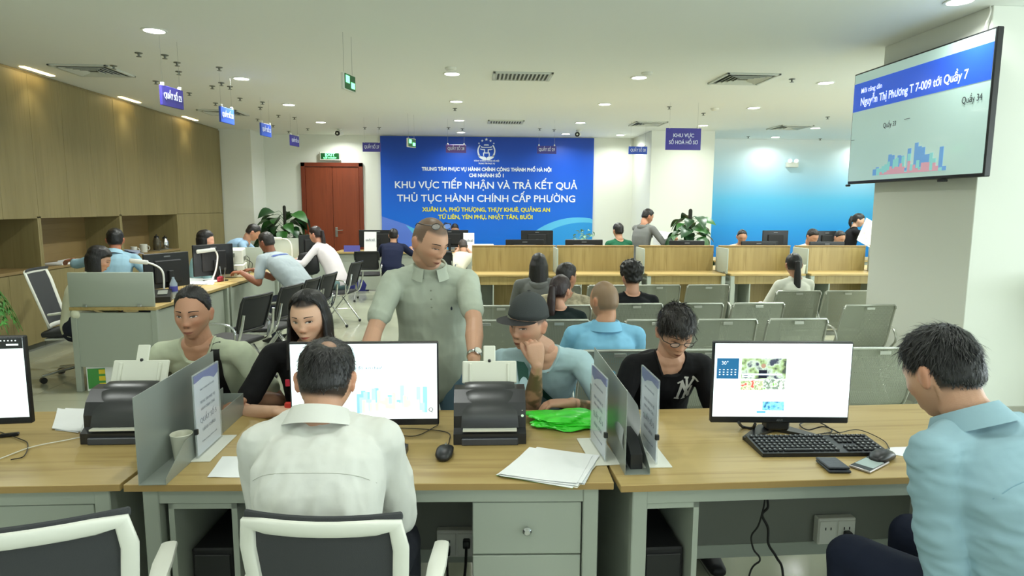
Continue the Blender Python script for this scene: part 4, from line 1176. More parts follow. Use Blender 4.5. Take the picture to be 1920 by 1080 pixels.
# staff worktop behind the booths
wk = thing('staff_counter', 'long staff worktop hidden behind the oak booth screens', 'counter', (-.01, 8.72, 0))
MB().b2((0, 0, .725), (6.7, .72, .75)).build('worktop', oak_x, wk, smooth=False)
for k in range(7): MB().b2((k*1.11, .02, 0), (k*1.11+.03, .7, .725)).build('side_panel', grey_lam, wk, smooth=False)
def rear_monitor(label, loc, W, H, rz=0, z0=None, stand=True, ztop=None):
    """monitor seen from behind"""
    o = thing('monitor', label, 'monitor', loc, rz)
    z0 = ztop-H
    MB().b2((-W/2, -.012, z0), (W/2, .012, z0+H), .005).build('housing', black_pl, o)
    MB().b2((-W*.3, -.035, z0+.05), (W*.3, -.01, z0+H-.07), .012).build('rear_bulge', black_mt, o)
    MB().b2((-W/2+.008, .012, z0+.012), (W/2-.008, .0135, z0+H-.008)).build('screen', screen_black, o, smooth=False)
    MB().b2((-.025, -.07, .01), (.025, -.035, z0+H*.5), .005).build('neck', black_pl, o)
    MB().b2((-.11, -.11, 0), (.11, .06, .012), .004).build('foot', black_pl, o)
    MB().box((0, -.0135, z0+H-.035), (.07, .002, .012)).build('logo_strip', mat('logo_grey', (120, 122, 125), .4), o)
    return o
def RM(px0, px1, pyt, y, label, zt=.75, H=.33, rz=0):
    a, b_ = at(px0, pyt, y), at(px1, pyt, y)
    return rear_monitor(label, ((a.x+b_.x)/2, y, zt), b_.x-a.x, H, R(rz), ztop=a.z-zt)
RM(948, 1020, 449, 9.05, 'black monitor behind the first oak booth, left one')
RM(1060, 1130, 449, 9.05, 'black monitor behind the oak booths below the small plant')
RM(1255, 1321, 451, 9.05, 'black monitor under the large leafy plant')
RM(1390, 1455, 452, 9.05, 'black monitor in front of the woman before the blue mural')
RM(1518, 1583, 453, 9.05, 'black monitor in front of the man in white shirt at the mural')
# second staff counter further back on the right and the banner counter
def counter(label, x0, y0, L, D, rz, n, h=.75, front='near', wood_edge=True):
    o = thing('counter', label, 'counter', (x0, y0, 0), rz)
    MB().b2((0, 0, h-.03), (L, D, h), .002).build('worktop', oak_x, o, smooth=False)
    for k in range(n):
        a = L*k/n
        MB().b2((a+.004, .04, .03), (a+L/n-.004, .06, h-.03), .001).build('front_panel', grey_lam, o, smooth=False)
    for k in range(n+1):
        a = min(max(L*k/n, .02), L-.02)
        MB().b2((a-.02, .02, 0), (a+.02, .04, h-.03), .002).build('leg', grey_lam2, o, smooth=False)
        MB().b2((a-.009, .06, .02), (a+.009, D-.02, h-.03)).build('side_panel', grey_lam, o, smooth=False)
    return o
counter('counter in front of the blue banner', -2.62, 12.25, 5.0, .7, R(-1.5), 4)
counter('counter before the sky-blue mural', 2.95, 10.35, 5.4, .7, 0, 5)
RM(673, 745, 431, 12.45, 'black monitor on the banner counter behind the navy-clothed person')
RM(808, 878, 431, 12.45, 'black monitor on the banner counter right of the standing man')
RM(977, 1037, 432, 12.3, 'large black monitor with a blue light before the banner arc')
RM(1430, 1478, 432, 10.7, 'black square monitor against the sky-blue mural', H=.36)
RM(1533, 1568, 433, 10.7, 'black monitor between the white-shirted man and the seated woman', H=.36)
p = at(1016, 446, 12.2)
def card(px, py, y, w_, h_, t1, t2, label):
    p = at(px, py, y)
    o = thing('counter_card', label, 'sign', (p.x, y, .752))
    rx = R(-8)
    MB().box((0, .02, h_/2), (w_, .004, h_), 0, (rx, 0, 0)).build('card', paper, o, smooth=False)
    MB().box((0, .04, .01), (w_, .08, .018), .003).build('stand', white_pl, o, smooth=False)
    if t1: text(t1, .04, (0, .01, h_*.58), (PI/2+rx, 0, 0), mat('card_text', (70, 72, 90), .5), o, .0005, .001, width=w_*.75)
    if t2: text(t2, .11, (0, .006, h_*.25), (PI/2+rx, 0, 0), mat('card_text', (70, 72, 90), .5), o, .0005, .003)
    return o
card(694, 452, 12.32, .23, .38, 'QUẦY SỐ', '27', 'white counter card reading 27 on the banner counter')
card(879, 455, 12.32, .21, .36, 'QUẦY SỐ', '28', 'white counter card reading 28 at the right end of the banner counter')
violet = mat('violet_box', (72, 70, 150), .5)
prop('name_plate', 'violet name plate on the banner counter left of card 27', 'sign', tuple(at(660, 465, 12.35)[:2])+(.752,), MB().prism([(-.03, 0), (.03, 0), (0, .12)], 0, -.15, .15), violet)
prop('box', 'low white box on the banner counter beside the oak booths', 'box', tuple(at(905, 452, 12.4)[:2])+(.752,), MB().box((0, 0, .07), (.42, .2, .14), .005), paper)
prop('storage_box', 'teal bag on the floor below the banner counter', 'bag', on(627, 545, 0), MB().loft([(0, 0, 0), (0, 0, .1), (0, 0, .2), (0, 0, .23)], [(.14, .1), (.15, .11), (.14, .09), (.12, .03)], (1, 0, 0), 16, 3), mat('teal', (20, 120, 130), .5))
prop('storage_box', 'deep blue bag on the floor below the banner counter, behind the chair legs', 'bag', on(672, 545, 0), MB().loft([(0, 0, 0), (0, 0, .12), (0, 0, .22), (0, 0, .24)], [(.2, .1), (.22, .11), (.21, .09), (.18, .03)], (1, 0, 0), 16, 3), mat('deep_blue', (32, 36, 110), .5))

# ================================================================== LEFT COUNTER ROW
def side_counter(label, x, y0, y1, rz, near_screen=True):
    """counter running away from the camera; client side faces +x; x is the client edge"""
    L = y1-y0; D = .73
    o = thing('counter', label, 'counter', (x, y0, 0), rz, 'left counter row')
    MB().b2((-D, 0, .722), (0, L, .75), .002).build('worktop', wood('oak_top_y', (172, 147, 90), (186, 162, 106), (152, 124, 70), 1), o, smooth=False)
    for (a, b_) in ((-D, .01), (-.05, .01), (-D, L-.05), (-.05, L-.05)):
        MB().b2((a, b_, 0), (a+.05, b_+.04, .722), .003).build('leg', grey_lam, o)
    MB().b2((-.06, .06, .12), (-.04, L-.06, .70), .001).build('front_panel', grey_lam, o, smooth=False)
    MB().b2((-D+.05, .02, .22), (-.05, .04, .70), .001).build('end_panel', grey_lam, o, smooth=False)
    MB().b2((-D+.05, L-.04, .22), (-.05, L-.02, .70), .001).build('end_panel', grey_lam, o, smooth=False)
    return o
side_counter('left counter nearest the camera, with a grey end screen', -2.73, 5.63, 7.2, R(-1.5))
side_counter('left counter carrying the white printer', -2.69, 7.24, 8.85, R(-2))
side_counter('left counter in front of the leaning man in striped polo', -2.63, 8.9, 10.4, R(-1.5))
side_counter('left counter where the woman in white blouse sits', -2.58, 10.45, 12.0, R(-1))
grey_screen('wide grey-green screen at the near end of the left counters', (-3.10, 5.66, .75), (.71, .02, .30))
grey_screen('grey screen beside the white printer', (-3.05, 8.55, .75), (.62, .02, .33))
grey_screen('pale grey screen behind the leaning man in polo', (-2.95, 10.35, .75), (.62, .02, .36))
bxw = thing('carton', 'white carton with green and yellow print under the left counter', 'box', (-3.08, 5.72, .0), R(8))
MB().b2((-.3, 0, 0), (.22, .3, .235), .002).build('box', paper, bxw, smooth=False)
MB().b2((-.29, -.002, .02), (-.15, .0, .2)).build('green_print', mat('carton_green', (70, 150, 70), .5), bxw, smooth=False)
MB().b2((-.2, -.004, .03), (-.15, -.001, .07)).b2((-.2, -.004, .09), (-.15, -.001, .13)).b2((-.2, -.004, .15), (-.15, -.001, .19)).build('yellow_print', mat('carton_yellow', (226, 200, 50), .5), bxw, smooth=False)
# monitor back, lamp, machines on the first left counter
def SM(px0, px1, pyt, y, label, rz, H=.33, W=None):
    a, b_ = at(px0, pyt, y), at(px1, pyt, y)
    return rear_monitor(label, ((a.x+b_.x)/2, y, .75), W or .52, H, R(rz), ztop=a.z-.75)
SM(292, 330, 474, 6.6, 'black monitor seen from behind on the nearest left counter', 62, .35, .5)
SM(383, 414, 458, 7.6, 'black monitor seen from behind beside the white printer', 50, .36, .48)
SM(566, 600, 440, 10.2, 'black monitor in front of the woman with white blouse', 50, .34, .45)
lamp_w = mat('lamp_white', (232, 232, 226), .35)
def desk_lamp(label, base, pts, headp, r=.009, glow=True):
    o = thing('desk_lamp', label, 'lamp', base)
    MB().lathe([(0, 0), (.08, 0), (.08, .012), (.02, .02), (0, .02)], n=20).build('base', lamp_w, o)
    b0 = V(base)
    MB().curve([V(p)-b0 for p in pts], r, 8, 6).build('arm', lamp_w, o)
    h0, h1 = V(headp[0])-b0, V(headp[1])-b0
    hd = MB().loft([h0, h1], [(.02, .012), (.022, .012)], (0, 0, 1), 10, 3).build('lamp_head', lamp_w, o)
    if glow:
        l = bpy.data.lights.new('desk_lamp_bulb', 'AREA'); l.shape = 'RECTANGLE'; l.size = .25; l.size_y = .04; l.energy = 2.2; l.color = (1, .98, .9)
        lo = bpy.data.objects.new('desk_lamp_bulb', l); COL.objects.link(lo); lo.location = (V(headp[0])+V(headp[1]))/2-V((0, 0, .03))
    return o
b0 = on(308, 561, .752)
Y_ = b0.y
desk_lamp('white arched desk lamp on the nearest left counter', tuple(b0), [b0+V((0, 0, .015)), at(307, 520, Y_), at(302, 505, Y_), at(290, 497, Y_), at(276, 492, Y_)], (at(276, 492, Y_), at(245, 489, Y_)), glow=False)
b1 = on(398, 528, .752); Y_ = b1.y
desk_lamp('white clamp lamp lighting the papers near the printer', tuple(b1), [b1+V((0, 0, .015)), at(405, 505, Y_), at(408, 480, Y_-.05), at(402, 468, Y_-.1)], (at(402, 468, Y_-.15), at(370, 472, Y_-.3)))
b2 = on(548, 492, .752); Y_ = b2.y
desk_lamp('white looped lamp behind the man in striped polo', tuple(b2), [b2+V((0, 0, .015)), at(547, 462, Y_), at(540, 450, Y_), at(527, 447, Y_)], (at(527, 447, Y_), at(510, 447, Y_)))
sheets('paper_pile', 'bright white papers under the clamp lamp on the left counter', [on(332, 533, .7506), on(392, 534, .7506), on(405, 520, .7506), on(350, 517, .7506)], 6, paper, rnd=6, jitter=.06)
pr = thing('printer', 'white printer with dangling cables on the left counter', 'printer', (-3.02, 8.1, .7505), R(14))
MB().b2((-.26, -.22, 0), (.2, .2, .16), .012).build('body', white_pl, pr)
MB().b2((-.25, -.18, .16), (.19, .2, .34), .012).build('scanner_lid', white_pl, pr)
MB().b2((-.12, -.24, .06), (.12, -.21, .1), .003).b2((.201, -.1, .2), (.205, .08, .25)).build('slot', grey_lam2, pr)
MB().b2((-.08, -.228, .25), (.1, -.18, .30), .003).build('vent_grille', grey_lam2, pr)
MB().b2((.202, -.12, .06), (.206, -.02, .12)).build('label_sticker', grey_lam, pr)
MB().curve([(.21, .1, .24), (.25, .0, .2), (.24, -.1, .1), (.26, -.2, .01)], .004).curve([(.21, .05, .2), (.27, .1, .14), (.24, .15, .04), (.22, .0, .01)], .004).build('cables', cab_m, pr)
fx = thing('fax_machine', 'dark fax phone behind the wide grey screen', 'phone', (-2.86, 5.98, .7505), R(20))
MB().prism([(-.1, 0), (-.1, .05), (.1, .1), (.1, 0)], 0, -.1, .1).build('base', black_pl, fx, smooth=False)
MB().loft([(-.07, -.08, .09), (-.07, 0, .1), (-.07, .09, .13)], [(.025, .02), (.015, .012), (.025, .02)], n=10).build('handset', black_pl, fx)
MB().box((.03, .0, .08), (.08, .1, .01), .002, (R(14), 0, 0)).build('keypad', grey_lam2, fx)
bt = thing('water_bottle', 'clear water bottle with blue label beside the lamp on the nearest left counter', 'bottle', tuple(on(327, 560, .752)))
MB().lathe([(0, 0), (.032, 0), (.034, .06), (.03, .1), (.034, .14), (.012, .19), (.012, .205), (0, .205)], n=16).build('body', mat('clear_plastic', (190, 205, 215), .1, alpha=.5), bt)
MB().lathe([(.0345, .07), (.0345, .12)], n=16).build('label_band', violet, bt)
tp = thing('tape_dispenser', 'red and silver stapler set beside the clamp lamp', 'stationery', tuple(on(413, 528, .752)))
MB().box((0, 0, .03), (.04, .1, .06), .01).build('body', mat('deep_red', (150, 30, 50), .4), tp)
MB().tube([(.03, .03, 0), (.05, .04, .16)], .006).tube([(.0, .05, 0), (-.02, .06, .17)], .005).build('pens', chrome, tp)

# ================================================================== PLANTS
leaf_g = mat('leaf_green', (44, 96, 36), .4, noise_amt=.25, nscale=6); leaf_d = mat('leaf_dark', (26, 66, 30), .38, noise_amt=.2, nscale=6)
pole_m = mat('moss_pole', (28, 30, 20), .9, bump=.6, bscale=60)
def leaf_mesh(L=.2, W=.13, droop=.35):
    vs = []; fs = []; n = 7
    for i in range(n+1):
        t = i/n
        w_ = W/2*(math.sin(PI*t**.72)**.8 if 0 < t < 1 else 0)*(1.15-.25*t)
        z = -droop*L*t*t
        for j in (-1, -.5, 0, .5, 1): vs.append((j*w_, t*L*(1-.12*t), z+abs(j)*w_*.28))
    for i in range(n):
        for j in range(4): fs.append((i*5+j, i*5+j+1, i*5+j+6, i*5+j+5))
    return vs, fs
def pole_plant(label, loc, H, zb, nleaf, seed, R0=.32, size=.22, pot=True, pole=True):
    random.seed(seed)
    o = thing('potted_plant', label, 'plant', loc)
    if pot:
        MB().lathe([(0, 0), (.14, 0), (.18, zb*.95), (.19, zb), (.17, zb), (.165, zb-.03), (0, zb-.03)], n=24).build('pot', white_pl, o)
    if pole: MB().loft([(0, 0, zb-.03), (0, 0, H)], [.032, .03], n=12).build('moss_pole', pole_m, o)
    vs, fs = leaf_mesh()
    l0 = MB().raw(vs, fs).build('leaf', leaf_g, o, angle=80)
    l1 = MB().raw(*leaf_mesh(.2, .15, .5)).build('leaf', leaf_d, o, angle=80)
    st = MB()
    for k in range(nleaf):
        a = k*2.399+random.random()*.5; t = (k+.5)/nleaf
        z = zb+(H-zb-.05)*(.05+.9*t)
        r = R0*(1.05-.55*t)*(.55+.5*random.random())
        p = V((math.cos(a)*r*.75, math.sin(a)*r*.75, z+.06*random.random()))
        st.curve([(0, 0, z-.1), (p.x*.5, p.y*.5, z+.02), p], .0035, 5, 3)
        src = l0 if random.random() < .55 else l1
        l = src if k < 2 and ((k == 0 and src is l0) or (k == 1 and src is l1)) else src.copy()
        if l.name not in COL.objects: COL.objects.link(l)
        l.parent = o
        l.location = p; s = size/.2*(.75+.5*random.random()); l.scale = (s, s, s)
        l.rotation_euler = (R(-10-45*random.random()+25*t), R(random.uniform(-35, 35)), a-PI/2)
    st.build('stems', leaf_g, o)
    for l in (l0, l1):
        if l.location.length < 1e-6: l.location = (0.02, .0, H-.1); 
    return o
pl_y = 12.95
pole_plant('leafy green plant on a dark moss pole beside the red-brown door', tuple(at(535, 440, 12.7)[:2])+(0,), at(532, 388, 12.7).z, .72, 34, 3, .62, .34)
pole_plant('large dark leafy plant on a pole before the white column', tuple(at(1293, 440, 9.75)[:2])+(0,), at(1289, 395, 9.75).z, .7, 46, 5, .42, .24)
def small_plant(label, loc, seed, n, H, size, spread):
    random.seed(seed)
    o = thing('potted_plant', label, 'plant', loc)
    MB().lathe([(0, 0), (.04, 0), (.055, .1), (.05, .1), (.045, .02), (0, .02)], n=16).build('pot', white_pl, o)
    vs, fs = leaf_mesh(.07, .04, .3)
    l0 = MB().raw(vs, fs).build('leaf', mat('leaf_pale', (120, 160, 130), .5), o, angle=80)
    st = MB()
    for k in range(n):
        a = k*2.4; t = (k+1)/n
        p = V((math.cos(a)*spread*random.random(), math.sin(a)*spread*random.random(), .1+H*(.3+.7*random.random())))
        st.curve([(0, 0, .05), (p.x*.4, p.y*.4, p.z*.7), p], .002, 4, 3)
        l = l0 if k == 0 else l0.copy()
        if k: COL.objects.link(l); l.parent = o
        l.location = p; l.scale = [size/.07]*3; l.rotation_euler = (random.uniform(-1, .6), random.uniform(-.6, .6), a-PI/2)
    st.build('stems', MATS['leaf_pale'], o)
small_plant('small pale sprig plant before the banner arc', tuple(at(1093, 452, 12.3)[:2])+(.75,), 2, 26, .36, .1, .2)
def fern(label, loc, n, L, seed, rise=.5, m=leaf_g, pot=None):
    random.seed(seed)
    o = thing('potted_fern', label, 'plant', loc)
    z = 0
    if pot:
        MB().lathe([(0, 0), (pot*.7, 0), (pot, pot*1.4), (pot*.9, pot*1.4), (pot*.85, pot*1.3), (0, pot*1.3)], n=20).build('pot', white_pl, o); z = pot*1.3
    for k in range(n):
        a = k*2.399; ln = L*(.7+.5*random.random()); up = rise*(.4+random.random())
        def P(t): return V((math.cos(a)*ln*t, math.sin(a)*ln*t, z+up*t*1.6-up*1.9*t*t))
        mb = MB(); mb.tube([P(i/8) for i in range(9)], .002, 4)
        for i in range(1, 12):
            t = i/12; p = P(t); q = (P(t+.03)-P(t-.03)).normalized()
            sd = q.cross(V((0, 0, 1))).normalized(); w_ = .13*math.sin(PI*(t*.85+.1))*L/.35
            for s in (-1, 1):
                tip = p+sd*s*w_+q*w_*.5-V((0, 0, w_*.3))
                mb.raw([p-q*.012, p+q*.016, tip], [(0, 1, 2)])
        mb.build('frond', m, o, angle=80)
    return o
bright = mat('fern_green', (60, 130, 44), .45, noise_amt=.2, nscale=5)
pst = thing('plant_stand', 'tall white planter stand at the left picture edge', 'stand', (-3.84, 5.05, 0))
MB().lathe([(0, 0), (.14, 0), (.12, .05), (.09, .4), (.12, .62), (.15, .66), (0, .66)], n=24).build('column', white_pl, pst)
fern('bright green fern hanging into the left edge of the picture', (-3.84, 5.05, .661), 60, .28, 4, .48, bright, .11)
fern('few green fern fronds at the right edge beyond the column', (4.50, 4.36, 1.02), 22, .30, 9, .3, leaf_g, None)
pst2 = thing('plant_stand', 'plant stand outside the right picture edge', 'stand', (4.50, 4.36, 0))
MB().lathe([(0, 0), (.12, 0), (.1, .05), (.07, .5), (.09, .92), (.12, 1.03), (0, 1.03)], n=24).build('column', white_pl, pst2)
# ================================================================== PEOPLE
def smooth01(a, b, x):
    t = np.clip((x-a)/(b-a), 0, 1); return t*t*(3-2*t)
def gauss(x, z, cx, cz, sx, sz): return np.exp(-((x-cx)/sx)**2-((z-cz)/sz)**2)
def head_pts(D, wid=1.0, long_=1.0, nose=1.0, jaw=1.0):
    """D: (n,3) unit directions -> points on the head surface, head-local (x right, y forward, z up)"""
    x, y, z = D[:, 0], D[:, 1], D[:, 2]
    X = .0765*wid*x; Y = np.where(y > 0, .092*y, .098*y); Z = .116*long_*z
    lo = smooth01(.05, 1.0, -z)
    X = X*(1-.30*jaw*lo*(y > -.2)*1.0-.1*lo)
    # flatten the face front and fill the jaw
    f = smooth01(.15, .9, y)
    Y = Y+f*(.006*(1-(x/.9)**2))
    X = X*(1+.10*smooth01(.2, .75, np.abs(x))*smooth01(-.1, .6, -z)*smooth01(-.3, .3, y))
    low_front = smooth01(.35, .95, -z)*smooth01(-.1, .5, y)
    Y = Y+.022*low_front
    low_back = smooth01(.2, .9, -z)*smooth01(-.05, .6, -y)
    Y = Y+.045*low_back
    # cranium a little fuller behind and above
    Y = Y-.006*smooth01(0, .6, z)*smooth01(.2, .8, -y)
    F_ = smooth01(.25, .6, y)
    g = lambda cx, cz, sx, sz: gauss(X, Z, cx, cz, sx, sz)
    dy = np.zeros_like(X)
    dy += nose*(.009*g(0, -.006, .010, .020)+.015*g(0, -.032, .013, .012)+.007*g(.011, -.037, .007, .007)+.007*g(-.011, -.037, .007, .007))
    dy += .004*g(.028, .024, .02, .008)+.004*g(-.028, .024, .02, .008)+.002*g(0, .03, .03, .02)
    dy += -.008*g(.030, .003, .016, .011)-.008*g(-.030, .003, .016, .011)
    dy += .004*g(.042, -.026, .018, .014)+.004*g(-.042, -.026, .018, .014)
    dy += .0075*g(0, -.064, .022, .0065)+.0075*g(0, -.076, .018, .006)-.003*g(0, -.070, .024, .0025)
    dy += -.003*g(0, -.086, .02, .006)+.005*g(0, -.102, .018, .010)
    Y = Y+dy*F_
    return np.stack([X, Y, Z], 1)
def sphere_grid(nu, nv):
    th = np.linspace(0, PI, nv+1)[1:-1]; ph = np.linspace(0, 2*PI, nu, endpoint=False)
    T_, P_ = np.meshgrid(th, ph, indexing='ij')
    # phi = 0 at +y
    D = np.stack([np.sin(T_)*np.sin(P_), np.sin(T_)*np.cos(P_), np.cos(T_)], -1).reshape(-1, 3)
    m = nv-1; fs = []
    for i in range(m-1):
        for k in range(nu):
            fs.append((i*nu+k, (i+1)*nu+k, (i+1)*nu+(k+1) % nu, i*nu+(k+1) % nu))
    D = np.vstack([D, [[0, 0, 1]], [[0, 0, -1]]])
    t, b_ = m*nu, m*nu+1
    for k in range(nu):
        fs.append((t, k, (k+1) % nu)); fs.append((b_, (m-1)*nu+(k+1) % nu, (m-1)*nu+k))
    return D, fs
GRID = {}
def sg(nu, nv):
    if (nu, nv) not in GRID: GRID[(nu, nv)] = sphere_grid(nu, nv)
    return GRID[(nu, nv)]

class Soup:
    def __init__(s): s.v = []; s.f = []
    def add(s, vs, fs):
        n = len(s.v); s.v += [tuple(v) for v in vs]; s.f += [tuple(i+n for i in f) for f in fs]
    def loft(s, pts, rad, ref=(0, 0, 1), n=16, power=2.0): s.add(*loft_data(pts, rad, ref, n, power, 'round'))
    def ball(s, c, r, M3=None):
        D, F_ = sg(16, 10); c = V(c)
        if not hasattr(r, '__len__'): r = (r, r, r)
        out = []
        for d in D:
            p = V((d[0]*r[0], d[1]*r[1], d[2]*r[2]))
            out.append(c + ((M3 @ p) if M3 is not None else p))
        s.add(out, F_)
    def remesh(s, vox, smooth=2, origin=V((0, 0, 0)), fac=.5):
        me = bpy.data.meshes.new('tmp'); me.from_pydata(s.v, [], s.f)
        bm = bmesh.new(); bm.from_mesh(me); bmesh.ops.recalc_face_normals(bm, faces=bm.faces); bm.to_mesh(me); bm.free()
        o = bpy.data.objects.new('tmp', me); COL.objects.link(o)
        m = o.modifiers.new('r', 'REMESH'); m.mode = 'VOXEL'; m.voxel_size = vox; m.use_smooth_shade = True
        if smooth:
            q = o.modifiers.new('s', 'SMOOTH'); q.iterations = smooth; q.factor = fac
        dg = bpy.context.evaluated_depsgraph_get()
        r = bpy.data.meshes.new_from_object(o.evaluated_get(dg), depsgraph=dg)
        bpy.data.objects.remove(o); bpy.data.meshes.remove(me)
        return r
def mesh_np(me):
    a = np.empty(len(me.vertices)*3, np.float32); me.vertices.foreach_get('co', a); return a.reshape(-1, 3)
def set_np(me, a): me.vertices.foreach_set('co', a.astype(np.float32).ravel()); me.update()
def paint(me, cols):
    ca = me.color_attributes.new('Col', 'FLOAT_COLOR', 'POINT')
    ca.data.foreach_set('color', cols.astype(np.float32).ravel())
def wrinkle(me, amp, scale, seed, stretch=(1, 1, 1)):
    co = mesh_np(me); nr = np.empty(len(me.vertices)*3, np.float32); me.vertices.foreach_get('normal', nr); nr = nr.reshape(-1, 3)
    s = V((seed*3.1, seed*1.7, 0)); d = np.empty(len(co))
    for i, c in enumerate(co):
        p = V((c[0]*scale*stretch[0], c[1]*scale*stretch[1], c[2]*scale*stretch[2]))+s
        q = noise.noise(p)
        d[i] = (.5-abs(q))*1.4-.5 + .5*noise.noise(p*2.3)
    set_np(me, co+nr*(amp*d)[:, None])
def ik(S, W, L1, L2, hint):
    S, W = V(S), V(W); d = W-S; D = d.length
    if D > (L1+L2)*.995: W = S+d.normalized()*(L1+L2)*.995; d = W-S; D = d.length
    a = (L1*L1-L2*L2+D*D)/(2*D); h = math.sqrt(max(L1*L1-a*a, 0)); u = d.normalized()
    hv = V(hint)-u*V(hint).dot(u)
    if hv.length < 1e-5: hv = V((0, 0, -1))
    return S+u*a+hv.normalized()*h, W
def hand(sp, W, d, n, side, curl=.5, k=1.0, spread=.0, thumb_in=0.0):
    """side +1 right, -1 left; d finger direction, n direction the palm faces"""
    d = V(d).normalized(); n = V(n); n = (n-d*n.dot(d)).normalized()
    T_ = d.cross(n)*side
    sp.loft([W-d*.01, W+d*.025*k, W+d*.055*k, W+d*.085*k], [(.025*k, .019*k), (.034*k, .018*k), (.041*k, .015*k), (.039*k, .012*k)], T_, 14, 2.4)
    tips = []
    for i in range(4):
        L = (.070, .078, .072, .056)[i]*k
        b_ = W+d*(.082, .086, .083, .076)[i]*k+T_*(.0295-.0196*i)*k
        dd = (d+T_*(.12-.08*i)*(spread+.3)).normalized(); pts = [b_-dd*.012*k, b_]; ang = 0
        for j, f in enumerate((.44, .31, .25)):
            ang += curl*(.85, 1.15, .8)[j]
            v = dd*math.cos(ang)+n*math.sin(ang)
            pts.append(pts[-1]+v*L*f)
        r0 = .0092*k*(1, 1, .97, .86)[i]
        sp.loft(pts, [(r0, r0), (r0, r0), (r0*.98, r0*.95), (r0*.9, r0*.87), (r0*.78, r0*.72)], T_, 10)
        tips.append(pts[-1])
    b_ = W+d*.02*k+T_*.022*k
    tdir = (d*.72+T_*.62*(1-thumb_in)+n*(.35+.5*thumb_in)).normalized()
    p1 = b_+tdir*.038*k; p2 = p1+(tdir*.8+d*.35+n*.15).normalized()*.032*k; p3 = p2+(d*.8+n*.4*(.4+curl)).normalized()*.024*k
    sp.loft([b_, p1, p2, p3], [(.014*k, .015*k), (.012*k, .012*k), (.0105*k, .0105*k), (.008*k, .008*k)], n, 10)

SKINM = {}
def skin_mat(rgb):
    return vcol_mat('skin', .48, .12, 260, .42, sss=.06)
HAIRC = {}
def hair_mat(rgb=(22, 18, 17), rough=.42):
    nm = 'hair_%d_%d_%d' % rgb
    return mat(nm, rgb, rough, spec=.5, noise_amt=.3, nscale=3, bump=.25, bscale=14, stretch=(14, 14, 2))
def cloth(rgb, rough=.85, weave=.15):
    return mat('cloth_%d_%d_%d' % tuple(rgb), rgb, rough, spec=.25, sheen=.0, noise_amt=.035, nscale=5, bump=weave, bscale=18)

def add_part(name, me, m, root, origin, smooth=True):
    co = mesh_np(me)-np.array(origin, np.float32); set_np(me, co)
    me.name = name
    me.materials.clear()
    return link(name, me, m, root)

